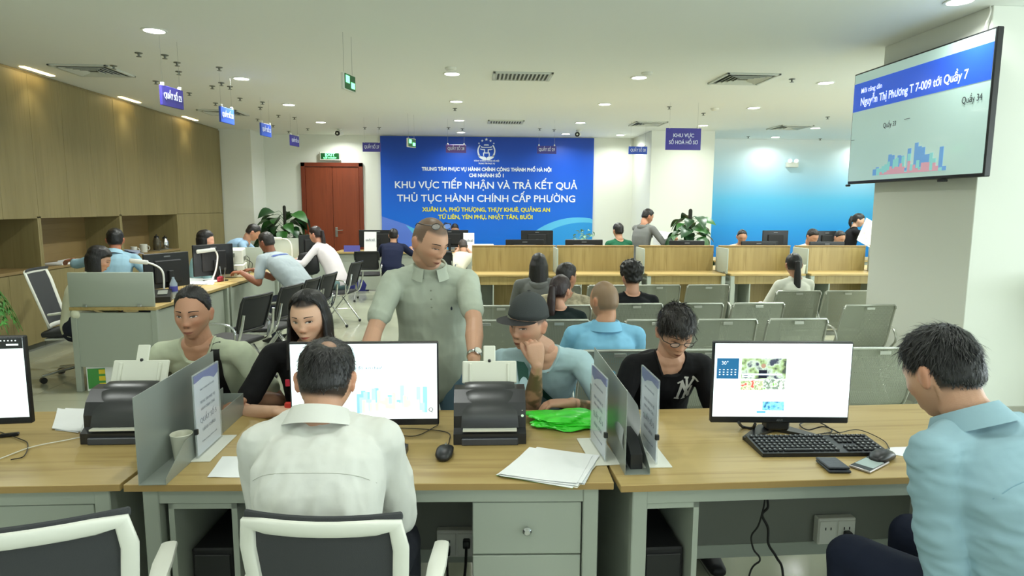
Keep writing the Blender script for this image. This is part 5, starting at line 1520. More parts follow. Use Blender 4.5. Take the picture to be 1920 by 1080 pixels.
def person(label, head, yaw, pitch=8, roll=0, byaw=None, pose='sit', S=1.0, female=False, skin=(186, 140, 112), hair='short', hairc=(22, 18, 17),
           top=(200, 205, 195), sleeve='short', collar=None, arms=None, hip=None, seat=.46, vox=.006, legs=True, trousers=(40, 44, 56),
           wid=1.0, eyes=True, open_=1.0, brow=1.0, neckline='round', shoulder_w=None, wr=.004, hairlen=.22, gaze=0, lean=None, bulk=1.0, extra=None, hang=0.0, group=None, stub=0, neckskin=True, torso_dx=(0, 0), wst=(1, 1, .6), neck=1.0, tone=0):
    byaw = yaw if byaw is None else byaw
    root = thing('person', label, 'person', (head[0], head[1], 0), 0, group)
    O = (head[0], head[1], 0)
    hc = V(head)
    Rh = (Matrix.Rotation(R(yaw), 3, 'Z') @ Matrix.Rotation(R(-pitch), 3, 'X') @ Matrix.Rotation(R(roll), 3, 'Y'))
    Rb = Matrix.Rotation(R(byaw), 3, 'Z'); f = Rb @ V((0, 1, 0)); rt = Rb @ V((1, 0, 0)); up = V((0, 0, 1))
    hs = S*(1.0 if not female else .96)
    pitch_drop = max(0, pitch)/60
    nb = hc - up*(.158-.02*pitch_drop)*hs*neck - f*(.035+.10*pitch_drop)*hs + V((torso_dx[0], torso_dx[1], 0))       # base of the neck
    TL = .475*S
    if hip is not None: hp = V(hip)
    elif pose == 'sit':
        dz = nb.z-(seat+.10*S); ln = math.sqrt(max(TL*TL-dz*dz, .0)) if dz < TL else 0
        if lean is not None: ln = lean
        hp = V((nb.x, nb.y, 0)) - f*ln; hp.z = seat+.10*S
    else:
        ln = .06 if lean is None else lean
        hp = nb - f*ln - up*math.sqrt(TL*TL-ln*ln)
    sw = (shoulder_w or (.178 if not female else .155))*S
    spine = nb-hp; su = spine.normalized(); sf = (f-su*f.dot(su)).normalized()      # torso up / front
    shL, shR = nb-su*.045*S-rt*sw, nb-su*.045*S+rt*sw
    B = bulk*S; fm = .9 if female else 1
    def tor(t, back=0): return nb-spine*t-sf*(.035*math.sin(PI*min(1, t))*S+back)
    def torso(sp, k=1.0, hem=1.06, pad=0.0, low=0):
        ts = [.0+low, .06, .13, .24, .4, .58, .76, .92, hem]
        hw = [.07, .115, .160, .172, .168, .158, .158, .170, .176]
        hd = [.058, .075, .092, .112, .122, .118, .116, .122, .122]
        sp.loft([tor(t) for t in ts], [((a*B*fm+pad)*k, (b_*B+pad)*k) for a, b_ in zip(hw, hd)], rt, 32, 2.35)
        sp.loft([shL+rt*.0, nb-su*.035*S-sf*.005, shR], [(.056*B*k+pad, .05*B*k+pad), (.062*B*k+pad, .07*B*k+pad), (.056*B*k+pad, .05*B*k+pad)], su, 16)
        # trapezius slope
        for sh in (shL, shR): sp.loft([sh+(nb-sh)*.12+su*.012, nb+su*(.02-low)*S], [(.04*B*k, .035*B*k), (.042*B*k, .05*B*k)], su, 12)
    L1, L2 = .285*S, .25*S
    A = arms if arms is not None else [None, None]
    arm = []
    for i, (sh, sd) in enumerate(((shL, -1), (shR, 1))):
        a = A[i] if i < len(A) else None
        if a is None:
            if pose == 'sit': W = hp+f*.30+rt*sd*.12+up*.09; a = dict(w=W, d=f*.9-rt*sd*.3-up*.15, n=-up)
            else: W = sh-up*.52*S+f*.04+rt*sd*.07; a = dict(w=W, d=-up, n=-rt*sd, curl=.35)
        el, W = ik(sh, a['w'], L1, L2, a.get('hint', rt*sd*.5-up*.6-f*.5))
        arm.append((sh, el, W, a, sd))
    # ---- skin: one continuous body
    sp = Soup()
    D, HF = sg(96, 84) if vox < .005 else sg(40, 32)
    hp_ = head_pts(D, wid, 1.0, 1.0 if not female else .85, 1.0 if not female else 1.12)*hs
    sp.add([hc+Rh @ V(p) for p in hp_], HF)
    for s in (-1, 1):
        e = Matrix.Rotation(R(s*18), 3, 'Z')
        ek = .6 if hair in ('long', 'bob') else 1
        ex_ = (.079 if ek == 1 else .070)*wid
        sp.ball(hc+Rh @ (V((s*ex_, -.008, -.008))*hs), (.0075*hs, .018*hs*ek, .031*hs*ek), Rh @ e)
        sp.ball(hc+Rh @ (V((s*(ex_+.001), -.014, .004))*hs), (.011*hs*ek, .017*hs*ek, .020*hs*ek), Rh @ e)
    nk = .056*hs*(1 if not female else .86)
    sp.loft([hc+Rh @ (V((0, -.022, -.03))*hs), hc+Rh @ (V((0, -.025, -.085))*hs), nb+up*.03, nb-su*.06], [(nk*.9, nk*.95), (nk*.95, nk), (nk*1.05, nk*1.05), (nk*1.25, nk*1.0)], rt, 20)
    torso(sp, .72, 1.0)
    for sh, el, W, a, sd in arm:
        q = S*(1 if not female else .86)*(bulk**.5)
        m1 = sh.lerp(el, .5); m2 = el.lerp(W, .35)
        k_ = .8 if sleeve == 'long' else 1
        sp.loft([sh, m1, el], [(.046*q*k_, .046*q*k_), (.043*q*k_, .044*q*k_), (.037*q*k_, .037*q*k_)], rt, 16)
        sp.loft([el, m2, el.lerp(W, .8), W], [(.037*q*k_, .037*q*k_), (.041*q*k_, .039*q*k_), (.029*q, .026*q), (.026*q, .021*q)], a['n'] if not isinstance(a['n'], tuple) else V(a['n']), 16)
        hand(sp, W, a['d'], a['n'], sd, a.get('curl', .45), q*.98, a.get('spread', 0), a.get('thumb', 0))
    hjL, hjR = hp-rt*.09*S, hp+rt*.09*S
    lg = []
    for hj, sd in ((hjL, -1), (hjR, 1)):
        if pose == 'sit':
            kn = hj+f*.42*S+rt*sd*.05; kn.z = seat+.06; an = kn-f*.02; an.z = .09; toe = an+f*.17; toe.z = .035
        else:
            kn = V((hj.x, hj.y, .50*S))+f*.03+rt*sd*.02; an = kn-f*.04; an.z = .09; toe = an+f*.16+rt*sd*.03; toe.z = .035
        lg.append((hj, kn, an, toe))
    if legs:
        for hj, kn, an, toe in lg:
            sp.loft([hj, hj.lerp(kn, .5), kn], [(.065*S, .065*S), (.06*S, .06*S), (.045*S, .045*S)], rt, 12)
            sp.loft([kn, kn.lerp(an, .35), an], [(.045*S, .045*S), (.044*S, .046*S), (.03*S, .033*S)], rt, 12)
    body = sp.remesh(vox, 2, fac=.35)
    co = mesh_np(body)
    loc = (co-np.array(hc))@np.array(Rh)/hs      # head-local coordinates
    bc = np.array(lin(skin)[:3]); n_ = len(co)
    cols = np.ones((n_, 4)); cols[:, :3] = bc
    x, y, z = loc[:, 0], loc[:, 1], loc[:, 2]
    inh = (np.abs(x) < .1)*(np.abs(y) < .13)*(np.abs(z) < .14)
    red = np.array([1.10, .80, .74])
    def mixc(mask, c):
        m_ = np.clip(mask, 0, 1)[:, None]; cols[:, :3] = cols[:, :3]*(1-m_)+c*m_
    fr = inh*(y > .04)
    mixc(.45*fr*(gauss(x, z, .04, -.03, .02, .018)+gauss(x, z, -.04, -.03, .02, .018)+gauss(x, z, 0, -.035, .016, .012)), bc*red)
    mixc(.55*fr*(gauss(x, z, .030, .006, .02, .012)+gauss(x, z, -.030, .006, .02, .012)), bc*np.array([.72, .62, .58]))
    mixc(.9*fr*(gauss(x, z, .008, -.046, .005, .0035)+gauss(x, z, -.008, -.046, .005, .0035)), bc*.18)
    mixc(.5*inh*(np.abs(x) > .076), bc*red*.95)
    if stub: mixc(stub*inh*smooth01(-.045, -.08, z)*(y > -.02), bc*.55)
    mixc(.45*inh*smooth01(-.10, -.13, z), bc*.8)
    hcol = np.array(lin(hairc)[:3])
    if hair in ('buzz', 'bald', 'cap', 'long', 'bob', 'pony', 'short', 'thin', 'curly'):
        # scalp tone under the hair
        zl = np.where(y > .03, .066, np.where(y > -.03, .012, -.052))
        am = {'buzz': .88, 'bald': .6}.get(hair, .95)
        jit = np.array([noise.noise(V(p)*9) for p in loc])*.012 if vox < .005 else 0
        msk = inh*smooth01(-.008, .010, z-zl+jit)*(np.abs(x) < .0795)
        if hair == 'bald': msk = msk*(1-.85*smooth01(.02, .07, z-.02*(y < -.05))*smooth01(-.09, .0, y))
        if hair == 'thin': msk = msk*(1-.6*np.exp(-(np.linalg.norm(loc-np.array([.014, -.050, .100]), axis=1)/.036)**2))
        mixc(am*msk, hcol*(1.6 if hair in ('buzz', 'bald') else 1)+bc*(.10 if hair in ('buzz', 'bald') else 0))
    if extra and 'tattoo' in extra:
        for sh, el, W, a, sd in arm:
            A_, B_ = np.array(el), np.array(W); ab = B_-A_
            t = np.clip(((co-A_)@ab)/(ab@ab), 0, 1); dist = np.linalg.norm(co-(A_+t[:, None]*ab), axis=1)
            A2 = np.array(sh); t2 = np.clip(((co-A2)@(A_-A2))/((A_-A2)@(A_-A2)), 0, 1); d2 = np.linalg.norm(co-(A2+t2[:, None]*(A_-A2)), axis=1)
            nz = np.array([noise.noise(V(p)*22)+.6*noise.noise(V(p)*55) for p in co])
            near = ((dist < .055)*(t < .86)+(d2 < .06)*(t2 > .4)) > 0
            mixc(near*smooth01(-.25, .25, nz)*.8, np.array(lin((82, 78, 56))[:3]))
            mixc(near*.35, np.array(lin((120, 110, 70))[:3]))
    paint(body, cols)
    bvh = BVHTree.FromPolygons([V(c) for c in co], [tuple(p.vertices) for p in body.polygons]) if vox < .0075 else None
    add_part('body', body, skin_mat(skin), root, O)

    # ---- facial features laid on the skin
    def onface(lx, lz, off=.0006):
        o_ = hc+Rh @ (V((lx, .2, lz))*hs); dr_ = Rh @ V((0, -1, 0))
        h = bvh.ray_cast(o_, dr_)
        if h[0] is None: return hc+Rh @ (V((lx, .09, lz))*hs)
        return h[0]-dr_*off
    def patch(outline_fn, nu, nv, off, name, m, colfn=None, par=None):
        vs = []; fs = []; cl_ = []
        for i in range(nu+1):
            for j in range(nv+1):
                lx, lz, o_ = outline_fn(i/nu, j/nv*2-1); vs.append(onface(lx, lz, off+o_)); cl_.append(colfn(i/nu, j/nv*2-1, lx, lz) if colfn else None)
        for i in range(nu):
            for j in range(nv): fs.append((i*(nv+1)+j, i*(nv+1)+j+1, (i+1)*(nv+1)+j+1, (i+1)*(nv+1)+j))
        me = bpy.data.meshes.new(name); me.from_pydata([tuple(v-V(O)) for v in vs], [], fs)
        me.polygons.foreach_set('use_smooth', [True]*len(me.polygons))
        if colfn: paint(me, np.array(cl_))
        return link(name, me, m, root)
    if eyes and bvh is not None and vox < .0075:
        fine = vox < .005
        irisc = (.012, .008, .006, 1); white = lin((205, 196, 188)); lid = tuple(bc*.28)+(1,)
        for s in (-1, 1):
            ex, ez, ew, eh = s*.0305, .001, .0145, .0052*open_
            def eo(u, v, s=s):
                t = u*2-1
                top_ = eh*(1-t*t)**.6; bot = eh*.75*(1-t*t)**.8
                zz = ez+(top_*v if v > 0 else bot*v)+.0015*t*s*1.0
                return ex+t*ew, zz, .0012*(1-t*t)
            def ec(u, v, lx, lz, s=s):
                ix = ex+gaze*.006; d_ = math.hypot(lx-ix, (lz-ez-.0006)*1.0)
                if v > .72 or (u < .06 or u > .94): return lid
                if d_ < .0056: return irisc
                return white
            patch(eo, 20, 8, .0008, 'eye', vcol_mat('eye', .12, spec=.6), ec)
            patch(lambda u, v, s=s: (ex+(u*2-1)*ew*1.05, ez+eh*(1-(u*2-1)**2)**.6+.0007+.0011*v, 0), 14, 2, .0018, 'eyelid_line', mat('lid_dark', (48, 34, 30), .6))
            patch(lambda u, v, s=s: (s*(.0145+.034*u), .0215+.0045*math.sin(PI*(.15+.75*u))+(.0024*brow)*v*(1-.55*u), 0), 14, 3, .0008, 'eyebrow', mat('brow_dark', (46, 34, 28), .8))
        lipc = mat('lips_f', (176, 92, 84), .4) if female else mat('lips_m', (150, 92, 78), .5)
        patch(lambda u, v: ((u*2-1)*.0225, -.0695+(.0048*(1-abs(u*2-1)**1.7)*(1-.25*math.exp(-((u*2-1)/.18)**2)) if v > 0 else .0062*(1-(u*2-1)**2))*v, 0), 16, 6, .0006, 'lips', lipc)
        patch(lambda u, v: ((u*2-1)*.0215, -.0695+.0006*v*(1-(u*2-1)**2), 0), 12, 2, .0012, 'mouth_line', mat('mouth_dark', (84, 46, 42), .6))

    # ---- hair
    def cap_hair(th, front=.066, side=.014, back=-.058, amp=.004, fr=14, nu=96, nv=64, lift=0, spike=0, drop=0):
        D, F_ = sg(nu, nv)
        P_ = head_pts(D, wid)
        az = np.abs(np.degrees(np.arctan2(D[:, 0], D[:, 1])))     # 0 front .. 180 back
        zl = np.interp(az, [0, 42, 62, 82, 100, 125, 180], [front, front-.006-drop, front-.028-drop, side+.004, side, back+.02, back])
        nz = np.array([noise.noise(V((d[0]*fr, d[1]*fr, d[2]*fr*.5))) for d in D]); n2 = np.array([noise.noise(V(d)*3.3) for d in D])
        m_ = smooth01(-.006, .010, P_[:, 2]-zl+nz*.006)
        tt = th*(.32+.85*smooth01(.0, .085, P_[:, 2]))*(1+.3*n2)+amp*nz+spike*np.maximum(nz, 0)*smooth01(.02, .09, P_[:, 2])
        if hair == 'thin':
            dd_ = np.linalg.norm(P_-np.array([.014, -.050, .100]), axis=1); bald_ = np.exp(-(dd_/.034)**2); m_ = m_*(1-.95*bald_)
        r_ = np.where(m_ > 0, tt*m_-.008*(1-m_), -.008)
        P_ = P_+D*r_[:, None]; P_[:, 2] += lift*m_
        if vox < .005 and blades is not None:
            w_ = (m_ > .55)*np.sqrt(np.maximum(1-D[:, 2]**2, 1e-4)); w_ = w_/w_.sum()
            rs = np.random.RandomState(int(abs(yaw))+11)
            N_, Lb, lf, grav = blades
            for i_ in rs.choice(len(D), N_, p=w_):
                p = V(P_[i_]); n_v = V((p.x/.0765**2, p.y/.095**2, p.z/.116**2)).normalized()
                if hair in ('slick', 'pony'): c0 = V((0, .13, .07))
                elif hair in ('long', 'bob'): c0 = V((0, p.y, .14))
                elif hair == 'kid': c0 = V((0, -.075, .10))
                else: c0 = V((.01, -.055, .11))
                fl = p-c0; fl = fl-n_v*fl.dot(n_v); fl.normalize()
                fl = (fl+V(rs.normal(0, .06 if hair in ('long', 'slick', 'pony', 'bob') else .26, 3))).normalized()
                if hair == 'curly': fl = V(rs.normal(0, 1, 3)).normalized()
                ln = Lb*(.6+.8*rs.rand())*(.35+.75*min(1, max(0, (p.z+.03)/.09)))
                sd_ = n_v.cross(fl).normalized()*(.00125+.0008*rs.rand())
                dd = (fl+n_v*lf*(.4+rs.rand())).normalized(); q = p-n_v*.003; P4 = [q]
                for s3 in range(3):
                    q = q+dd*ln/3; dd = (dd-n_v*grav*.35+V((0, 0, -grav*.5))).normalized(); P4.append(q)
                vs4 = []
                for s3, q in enumerate(P4[:3]): vs4 += [q-sd_*(1-.25*s3), q+sd_*(1-.25*s3)]
                vs4.append(P4[3])
                b0_ = len(BL[0]); BL[0].extend([tuple(hc+Rh @ (v_*hs)) for v_ in vs4]); BL[1].extend([(b0_, b0_+1, b0_+3, b0_+2), (b0_+2, b0_+3, b0_+5, b0_+4), (b0_+4, b0_+5, b0_+6)])
        return [hc+Rh @ (V(p)*hs) for p in P_], F_
    BL = ([], []); blades = {'short': (3800, .030, .16, .3), 'thin': (3400, .024, .12, .3), 'kid': (4600, .036, .05, .25), 'slick': (3000, .04, .03, .2), 'curly': (3000, .03, .6, .2), 'long': (2600, .03, .0, .2), 'pony': (2500, .05, .02, .2), 'bob': (3000, .05, .02, .3)}.get(hair)
    hs_ = Soup(); hm = hair_mat(hairc); hv = .0042 if vox < .005 else .007
    Ry = Matrix.Rotation(R(yaw), 3, 'Z')
    def curtain(a0, z1, rx=.094, ry=.108, th=.012, flare=.0, back=0):
        """long hair: thick open shell from the crown down to z1"""
        n = 30; rows_ = 9; vs = []; fs = []
        for i in range(rows_+1):
            t = i/rows_; z = .055+(z1-.055)*t
            for side_ in (0, 1):
                for k in range(n+1):
                    a = R(a0)+(2*PI-2*R(a0))*k/n
                    r_ = (1+flare*t)*(1 if not side_ else 1-th/.1)*(.84+.16*smooth01(0, .22, t))
                    wv = 1+.03*noise.noise(V((k*.5, t*1.5, 3)))
                    local = V((math.sin(a)*rx*r_*wv, math.cos(a)*ry*r_*wv-.008-back*t, 0))
                    # blends from head frame to hanging frame
                    hl = Rh @ V((local.x, local.y, z)); hg = Ry @ V((local.x, local.y, 0))+V((0, 0, z))
                    q = smooth01(0, .5, t)
                    vs.append(hc+(hl*(1-q)+hg*q)*hs)
        m = n+1; st_ = 2*m
        for i in range(rows_):
            for k in range(n):
                a = i*st_+k; fs.append((a, a+1, a+st_+1, a+st_)); a += m; fs.append((a, a+st_, a+st_+1, a+1))
            for k in (0, n): a = i*st_+k; fs.append((a, a+st_, a+st_+m, a+m))
        for k in range(n):
            fs.append((k, k+m, k+m+1, k+1)); a = rows_*st_+k; fs.append((a, a+1, a+m+1, a+m))
        hs_.add(vs, fs)
    if hair == 'short': hs_.add(*cap_hair(.013, front=.074, amp=.003, spike=.004))
    elif hair == 'kid': hs_.add(*cap_hair(.020, front=.052, side=-.0, back=-.06, amp=.002, spike=.003))
    elif hair == 'thin': hs_.add(*cap_hair(.011, front=.07, side=.02, back=-.05, amp=.003, spike=.005))
    elif hair == 'curly': hs_.add(*cap_hair(.034, front=.062, side=.0, back=-.05, amp=.016, fr=9, spike=.014))
    elif hair == 'buzz': pass
    elif hair == 'slick': hs_.add(*cap_hair(.008, front=.084, side=.006, amp=.002, drop=.004))
    elif hair == 'bob':
        hs_.add(*cap_hair(.016, front=.055, side=.0, amp=.003)); curtain(62, -.115, .088, .102, .018, .02)
    elif hair == 'long':
        hs_.add(*cap_hair(.012, front=.094, side=-.03, amp=.001, drop=.004)); curtain(60, -hairlen, .094, .104, .018, .14, .0)
    elif hair == 'pony':
        hs_.add(*cap_hair(.011, front=.062, side=.0, amp=.002))
        b0_ = Rh @ V((0, -.098, .03)); ps = [hc+b0_*.85*hs, hc+(b0_*1.22+V((0, 0, .0)))*hs]
        bk = Ry @ V((0, -1, 0))
        for t in (.3, .6, .85, 1.0): ps.append(hc+b0_*1.22*hs+bk*(.02*math.sin(t*3))*hs-V((0, 0, hairlen*t)))
        hs_.loft(ps, [(.018, .016), (.024, .022), (.034, .028), (.036, .028), (.028, .02), (.012, .008)], rt, 14)
    if hs_.v:
        hm_ = hs_.remesh(hv, 1)
        if vox < .0075:
            co_ = mesh_np(hm_); L_ = (co_-np.array(hc))@np.array(Rh)
            nr = np.empty(len(hm_.vertices)*3, np.float32); hm_.vertices.foreach_get('normal', nr); nr = nr.reshape(-1, 3)
            ang_ = np.arctan2(L_[:, 0], L_[:, 1]+.02)
            dsp = np.array([noise.noise(V((a*16, l[2]*9 if hair in ('long', 'bob', 'pony') else l[2]*26, 0)))+.5*noise.noise(V((a*38, l[2]*14, 4))) for a, l in zip(ang_, L_)])
            set_np(hm_, co_+nr*(dsp*(.0018 if hair != 'curly' else .004))[:, None])
        if BL[0]:
            bm = bmesh.new(); bm.from_mesh(hm_); bv_ = [bm.verts.new(v_) for v_ in BL[0]]
            for f_ in BL[1]: bm.faces.new([bv_[i_] for i_ in f_])
            for f_ in bm.faces: f_.smooth = True
            bm.to_mesh(hm_); bm.free()
        add_part('hair', hm_, hm, root, O)

    # ---- clothes
    tm_ = top if isinstance(top, bpy.types.Material) else cloth(top)
    cv = vox*1.35 if vox < .0075 else vox*1.2
    sp = Soup(); torso(sp, 1.0, 1.30 if pose == 'stand' else 1.02, 0, 0 if collar else .008)
    for sh, el, W, a, sd in arm:
        q = B*(1 if not female else .9)
        if sleeve == 'short':
            e_ = sh.lerp(el, .72)
            sp.loft([sh, sh.lerp(el, .4), e_], [(.058*q, .056*q), (.056*q, .054*q), (.055*q, .053*q)], rt, 20)
        else:
            w_ = el.lerp(W, .93 if sleeve == 'long' else .35)
            sp.loft([sh, sh.lerp(el, .5), el], [(.058*q, .056*q), (.055*q, .054*q), (.050*q, .05*q)], rt, 20)
            sp.loft([el, el.lerp(w_, .5), w_], [(.050*q, .05*q), (.047*q, .046*q), (.038*q, .036*q) if sleeve == 'long' else (.048*q, .048*q)], rt, 20)
    sm = sp.remesh(cv, 5 if vox < .0075 else 2)
    if vox < .0075 and wr:
        wrinkle(sm, wr*2.2, 7, byaw, wst); wrinkle(sm, wr*.9, 17, byaw+3, wst)
    if not collar:
        mi = []; nbl = nb-V(O)
        for p_ in sm.polygons:
            d_ = p_.center-nb; hgt = d_.dot(su); rad_ = d_-su*hgt; cs_ = rad_.dot(sf)/max(rad_.length, 1e-6)
            mi.append(1 if hgt > -.045 and rad_.length < nk*(1.30+.10*max(0, cs_)) else 0)
    so = add_part('shirt', sm, tm_, root, O)
    if not collar:
        sm.materials.append(mat('bare_skin_%d_%d_%d' % tuple(skin), skin, .5, spec=.4)); sm.polygons.foreach_set('material_index', mi); sm.update()
    bv2 = BVHTree.FromPolygons([V(c)+V(O) for c in mesh_np(sm)], [tuple(p.vertices) for p in sm.polygons])
    if collar:
        cm_ = collar if isinstance(collar, bpy.types.Material) else tm_
        h_ = .034*S
        def cring(r, dz, th0, kk=1): # ring around the neck base tilted with torso
            out = []
            for k in range(29):
                a = R(22)+(2*PI-R(44))*k/28
                out.append(nb+su*(dz+.012*S*(-math.cos(a)))+rt*(math.sin(a)*r)+sf*(math.cos(a)*r*1.02+.0))
            return out
        r0 = nk*1.28
        A0 = cring(r0*1.12, .0*S, 0); A1 = cring(r0, .042*S, 0); A2 = cring(r0*1.10, .044*S, 0); A3 = cring(r0*1.5, -.008*S, 0)
        vs = A0+A1+A2+A3; n = 29; fs = []
        for r_ in range(3):
            for k in range(n-1): fs.append((r_*n+k, r_*n+k+1, (r_+1)*n+k+1, (r_+1)*n+k))
        mb = MB().raw([v-V(O) for v in vs], fs); bmesh.ops.solidify(mb.bm, geom=mb.bm.faces[:], thickness=.003)
        mb.build('collar', cm_, root, angle=60)
    else:
        ring = []
        for k in range(24):
            a = 2*PI*k/24; dr_ = rt*math.sin(a)+sf*math.cos(a)
            o_ = nb+dr_*(nk*(1.30+.10*max(0, math.cos(a))))+su*.2
            h_ = bv2.ray_cast(o_, -su)
            q_ = h_[0] if h_[0] is not None and abs((h_[0]-nb).dot(su)) < .05 else o_-su*.235
            ring.append(q_-V(O))
        MB().loft(ring, [(.005, .009)]*24, su, 8, closed=True).build('neck_band', tm_, root)
    if legs:
        pm_ = cloth(trousers)
        sp = Soup()
        sp.loft([hp+su*(.10 if pose == 'sit' else .0)*S, hp-su*.02, hp-su*.05*S], [(.146*B, .098*B), (.158*B, .108*B), (.142*B, .10*B)], rt, 24, 2.3)
        for hj, kn, an, toe in lg:
            sp.loft([hj, hj.lerp(kn, .5), kn], [(.092*S, .088*S), (.082*S, .08*S), (.066*S, .066*S)], rt, 18)
            sp.loft([kn, kn.lerp(an, .5), an+up*.015], [(.066*S, .066*S), (.062*S, .062*S), (.055*S, .057*S)], rt, 18)
        tr_ = sp.remesh(max(.009, vox*1.6), 3)
        if vox < .0075: wrinkle(tr_, .004, 9, 5)
        add_part('trousers', tr_, pm_, root, O)
        for hj, kn, an, toe in lg:
            MB().loft([an-f*.06-V(O)-up*.045, an-up*.035-V(O), toe-V(O)+f*.02], [(.038, .040), (.045, .05), (.036, .022)], rt, 14, 2.6).build('shoe', black_mt, root)
    info = dict(root=root, hc=hc, Rh=Rh, hs=hs, nb=nb, hp=hp, su=su, sf=sf, rt=rt, f=f, O=V(O), bvh=bvh, shirt=bv2, arm=arm, onface=onface if bvh else None, nk=nk, tor=tor)
    return info
def glasses(P, zoff=0.0, tilt=0, yoff=0, m=None, name='glasses', w=.021, h=.014):
    """thin frame with two rims and temples, worn by person P"""
    m = m or black_pl; O = P['O']; Rt = Matrix.Rotation(R(tilt), 3, 'X')
    def L(x, y, z): return P['hc']+P['Rh'] @ ((Rt @ V((x, y, z)))*P['hs'])-O
    mb = MB(); fy = .108+yoff
    for s in (-1, 1):
        ring = [L(s*.033+w*math.cos(2*PI*k/20), fy-.004*abs(math.cos(2*PI*k/20)), zoff+h*math.sin(2*PI*k/20)) for k in range(20)]
        mb.tube(ring, .0019, 6, closed=True)
        mb.tube([L(s*.054, fy-.004, zoff+.004), L(s*.080, fy-.03, zoff+.005), L(s*.083, .0, zoff+.004), L(s*.083, -.012, zoff-.01)], .0020, 6)
    mb.tube([L(-.012, fy, zoff+.003), L(0, fy+.003, zoff+.006), L(.012, fy, zoff+.003)], .0011, 6)
    o = mb.build(name, m, P['root'])
    lb = MB()
    for s in (-1, 1):
        vs = [L(s*.033+(w-.001)*math.cos(2*PI*k/20), fy-.002, zoff+(h-.001)*math.sin(2*PI*k/20)) for k in range(20)]
        lb.raw(vs, [tuple(range(20))])
    lb.build('lenses', mat('lens_glass', (230, 240, 245), .03, alpha=.22, spec=.9), o)
def shirt_decal(P, name, polys, cx, cz, m, flip=-1, up=None):
    """thin print laid on the front of the shirt; polys in metres (x to the viewer's right, z up), centred (cx,cz) from the neck base"""
    c = P['nb']+P['rt']*cx-P['su']*cz; mb = MB()
    for poly in polys:
        n = len(poly); vs = []
        for x, z in poly:
            o_ = c+P['rt']*(flip*x)+P['su']*z+P['sf']*.5
            h = P['shirt'].ray_cast(o_, -P['sf'])
            vs.append((h[0] if h[0] is not None else o_-P['sf']*.4)+P['sf']*.0015-P['O'])
        mb.raw(vs, [tuple(range(n))])
    return mb.build(name, m, P['root'], smooth=False)
def strip(a, b_, w_, n=8):
    """polyline stroke -> small quads"""
    out = []; ax, az = a; bx_, bz_ = b_; L = math.hypot(bx_-ax, bz_-az); nx, nz = -(bz_-az)/L*w_/2, (bx_-ax)/L*w_/2
    for k in range(n):
        t, u = k/n, (k+1)/n
        p = (ax+(bx_-ax)*t, az+(bz_-az)*t); q = (ax+(bx_-ax)*u, az+(bz_-az)*u)
        out.append([(p[0]+nx, p[1]+nz), (q[0]+nx, q[1]+nz), (q[0]-nx, q[1]-nz), (p[0]-nx, p[1]-nz)])
    return out
# ================================================================== THE PEOPLE IN THE PICTURE
UP = V((0, 0, 1)); DN = -UP
FY = V((0, 1, 0)); FX = V((1, 0, 0))
# --- near row, backs to the camera
P1 = person('man in a white long-sleeved shirt seen from behind at the middle desk', tuple(at(612, 712, 1.86)), 0, 22, 0, byaw=-2, hair='thin', hairc=(20, 18, 18), top=(214, 215, 208), sleeve='long', collar=True,
            arms=[dict(w=V((-.53, 2.06, .80)), d=V((.3, 1, 0)), n=DN, hint=V((-.28, -.4, -1))), dict(w=V((-.29, 2.07, .80)), d=V((-.3, 1, 0)), n=DN, hint=V((.28, -.4, -1)))],
            vox=.0045, S=1.0, skin=(200, 154, 126), trousers=(40, 42, 50), bulk=1.05, shoulder_w=.175, wr=.0065, wst=(1, 1, .45), eyes=False, neck=.74, hip=(-.395, 1.62, .56))
P2 = person('man in a light blue shirt seen from behind at the right desk', tuple(at(1768, 700, 1.62)), 14, 26, 0, byaw=22, hair='short', hairc=(20, 20, 20), top=(146, 178, 190), sleeve='long', collar=True,
            arms=[dict(w=V((1.38, 1.56, .62)), d=V((.8, .5, -.1)), n=DN, hint=V((-.5, -.5, -1))), dict(w=V((1.64, 1.72, .72)), d=V((0, 1, 0)), n=DN, hint=V((.7, -.5, -.5)))],
            vox=.0045, S=1.03, skin=(200, 154, 126), trousers=(22, 28, 46), bulk=1.08, wr=.006, wst=(.55, .55, 1.5), eyes=False, neck=.80, hip=(1.42, 1.38, .60), seat=.535)
# --- clients facing the camera
P3 = person('tan man in a pale green t-shirt with a black bag strap', tuple(at(362, 587, 2.92)), 184, 3, 0, byaw=178, hair='slick', hairc=(26, 24, 24), top=(196, 204, 178), sleeve='short',
            arms=[dict(w=V((-.98, 2.76, .80)), d=V((-.6, -.7, -.1)), n=DN, hint=V((.6, .3, -.9))), dict(w=V((-1.42, 2.82, .80)), d=V((.5, -.8, 0)), n=DN, hint=V((-.6, .5, -.8)))],
            vox=.0045, skin=(190, 142, 114), wid=.93, hip=(-1.24, 3.2, .55), open_=.85, brow=1.2, shoulder_w=.18, trousers=(50, 54, 60), wr=.0035)
P4 = person('woman with long black hair in a black t-shirt at the middle desk', tuple(at(580, 594, 2.78)), 173, 8, 3, byaw=182, female=True, hair='long', hairc=(20, 17, 18), top=(22, 22, 24), sleeve='short',
            arms=[dict(w=V((-.62, 2.52, .775)), d=V((-1, -.1, .0)), n=DN, hint=V((.9, .1, -.5))), dict(w=V((-.80, 2.60, .79)), d=V((1, -.2, 0)), n=V((0, .3, -1)), hint=V((-.9, .2, -.6)), curl=.7)],
            vox=.0045, skin=(222, 178, 150), wid=1.04, hip=(-.74, 3.08, .55), gaze=-.5, open_=.95, shoulder_w=.165, hairlen=.24, trousers=(40, 40, 46), bulk=1.06, wr=.003, torso_dx=(-.02, .03))
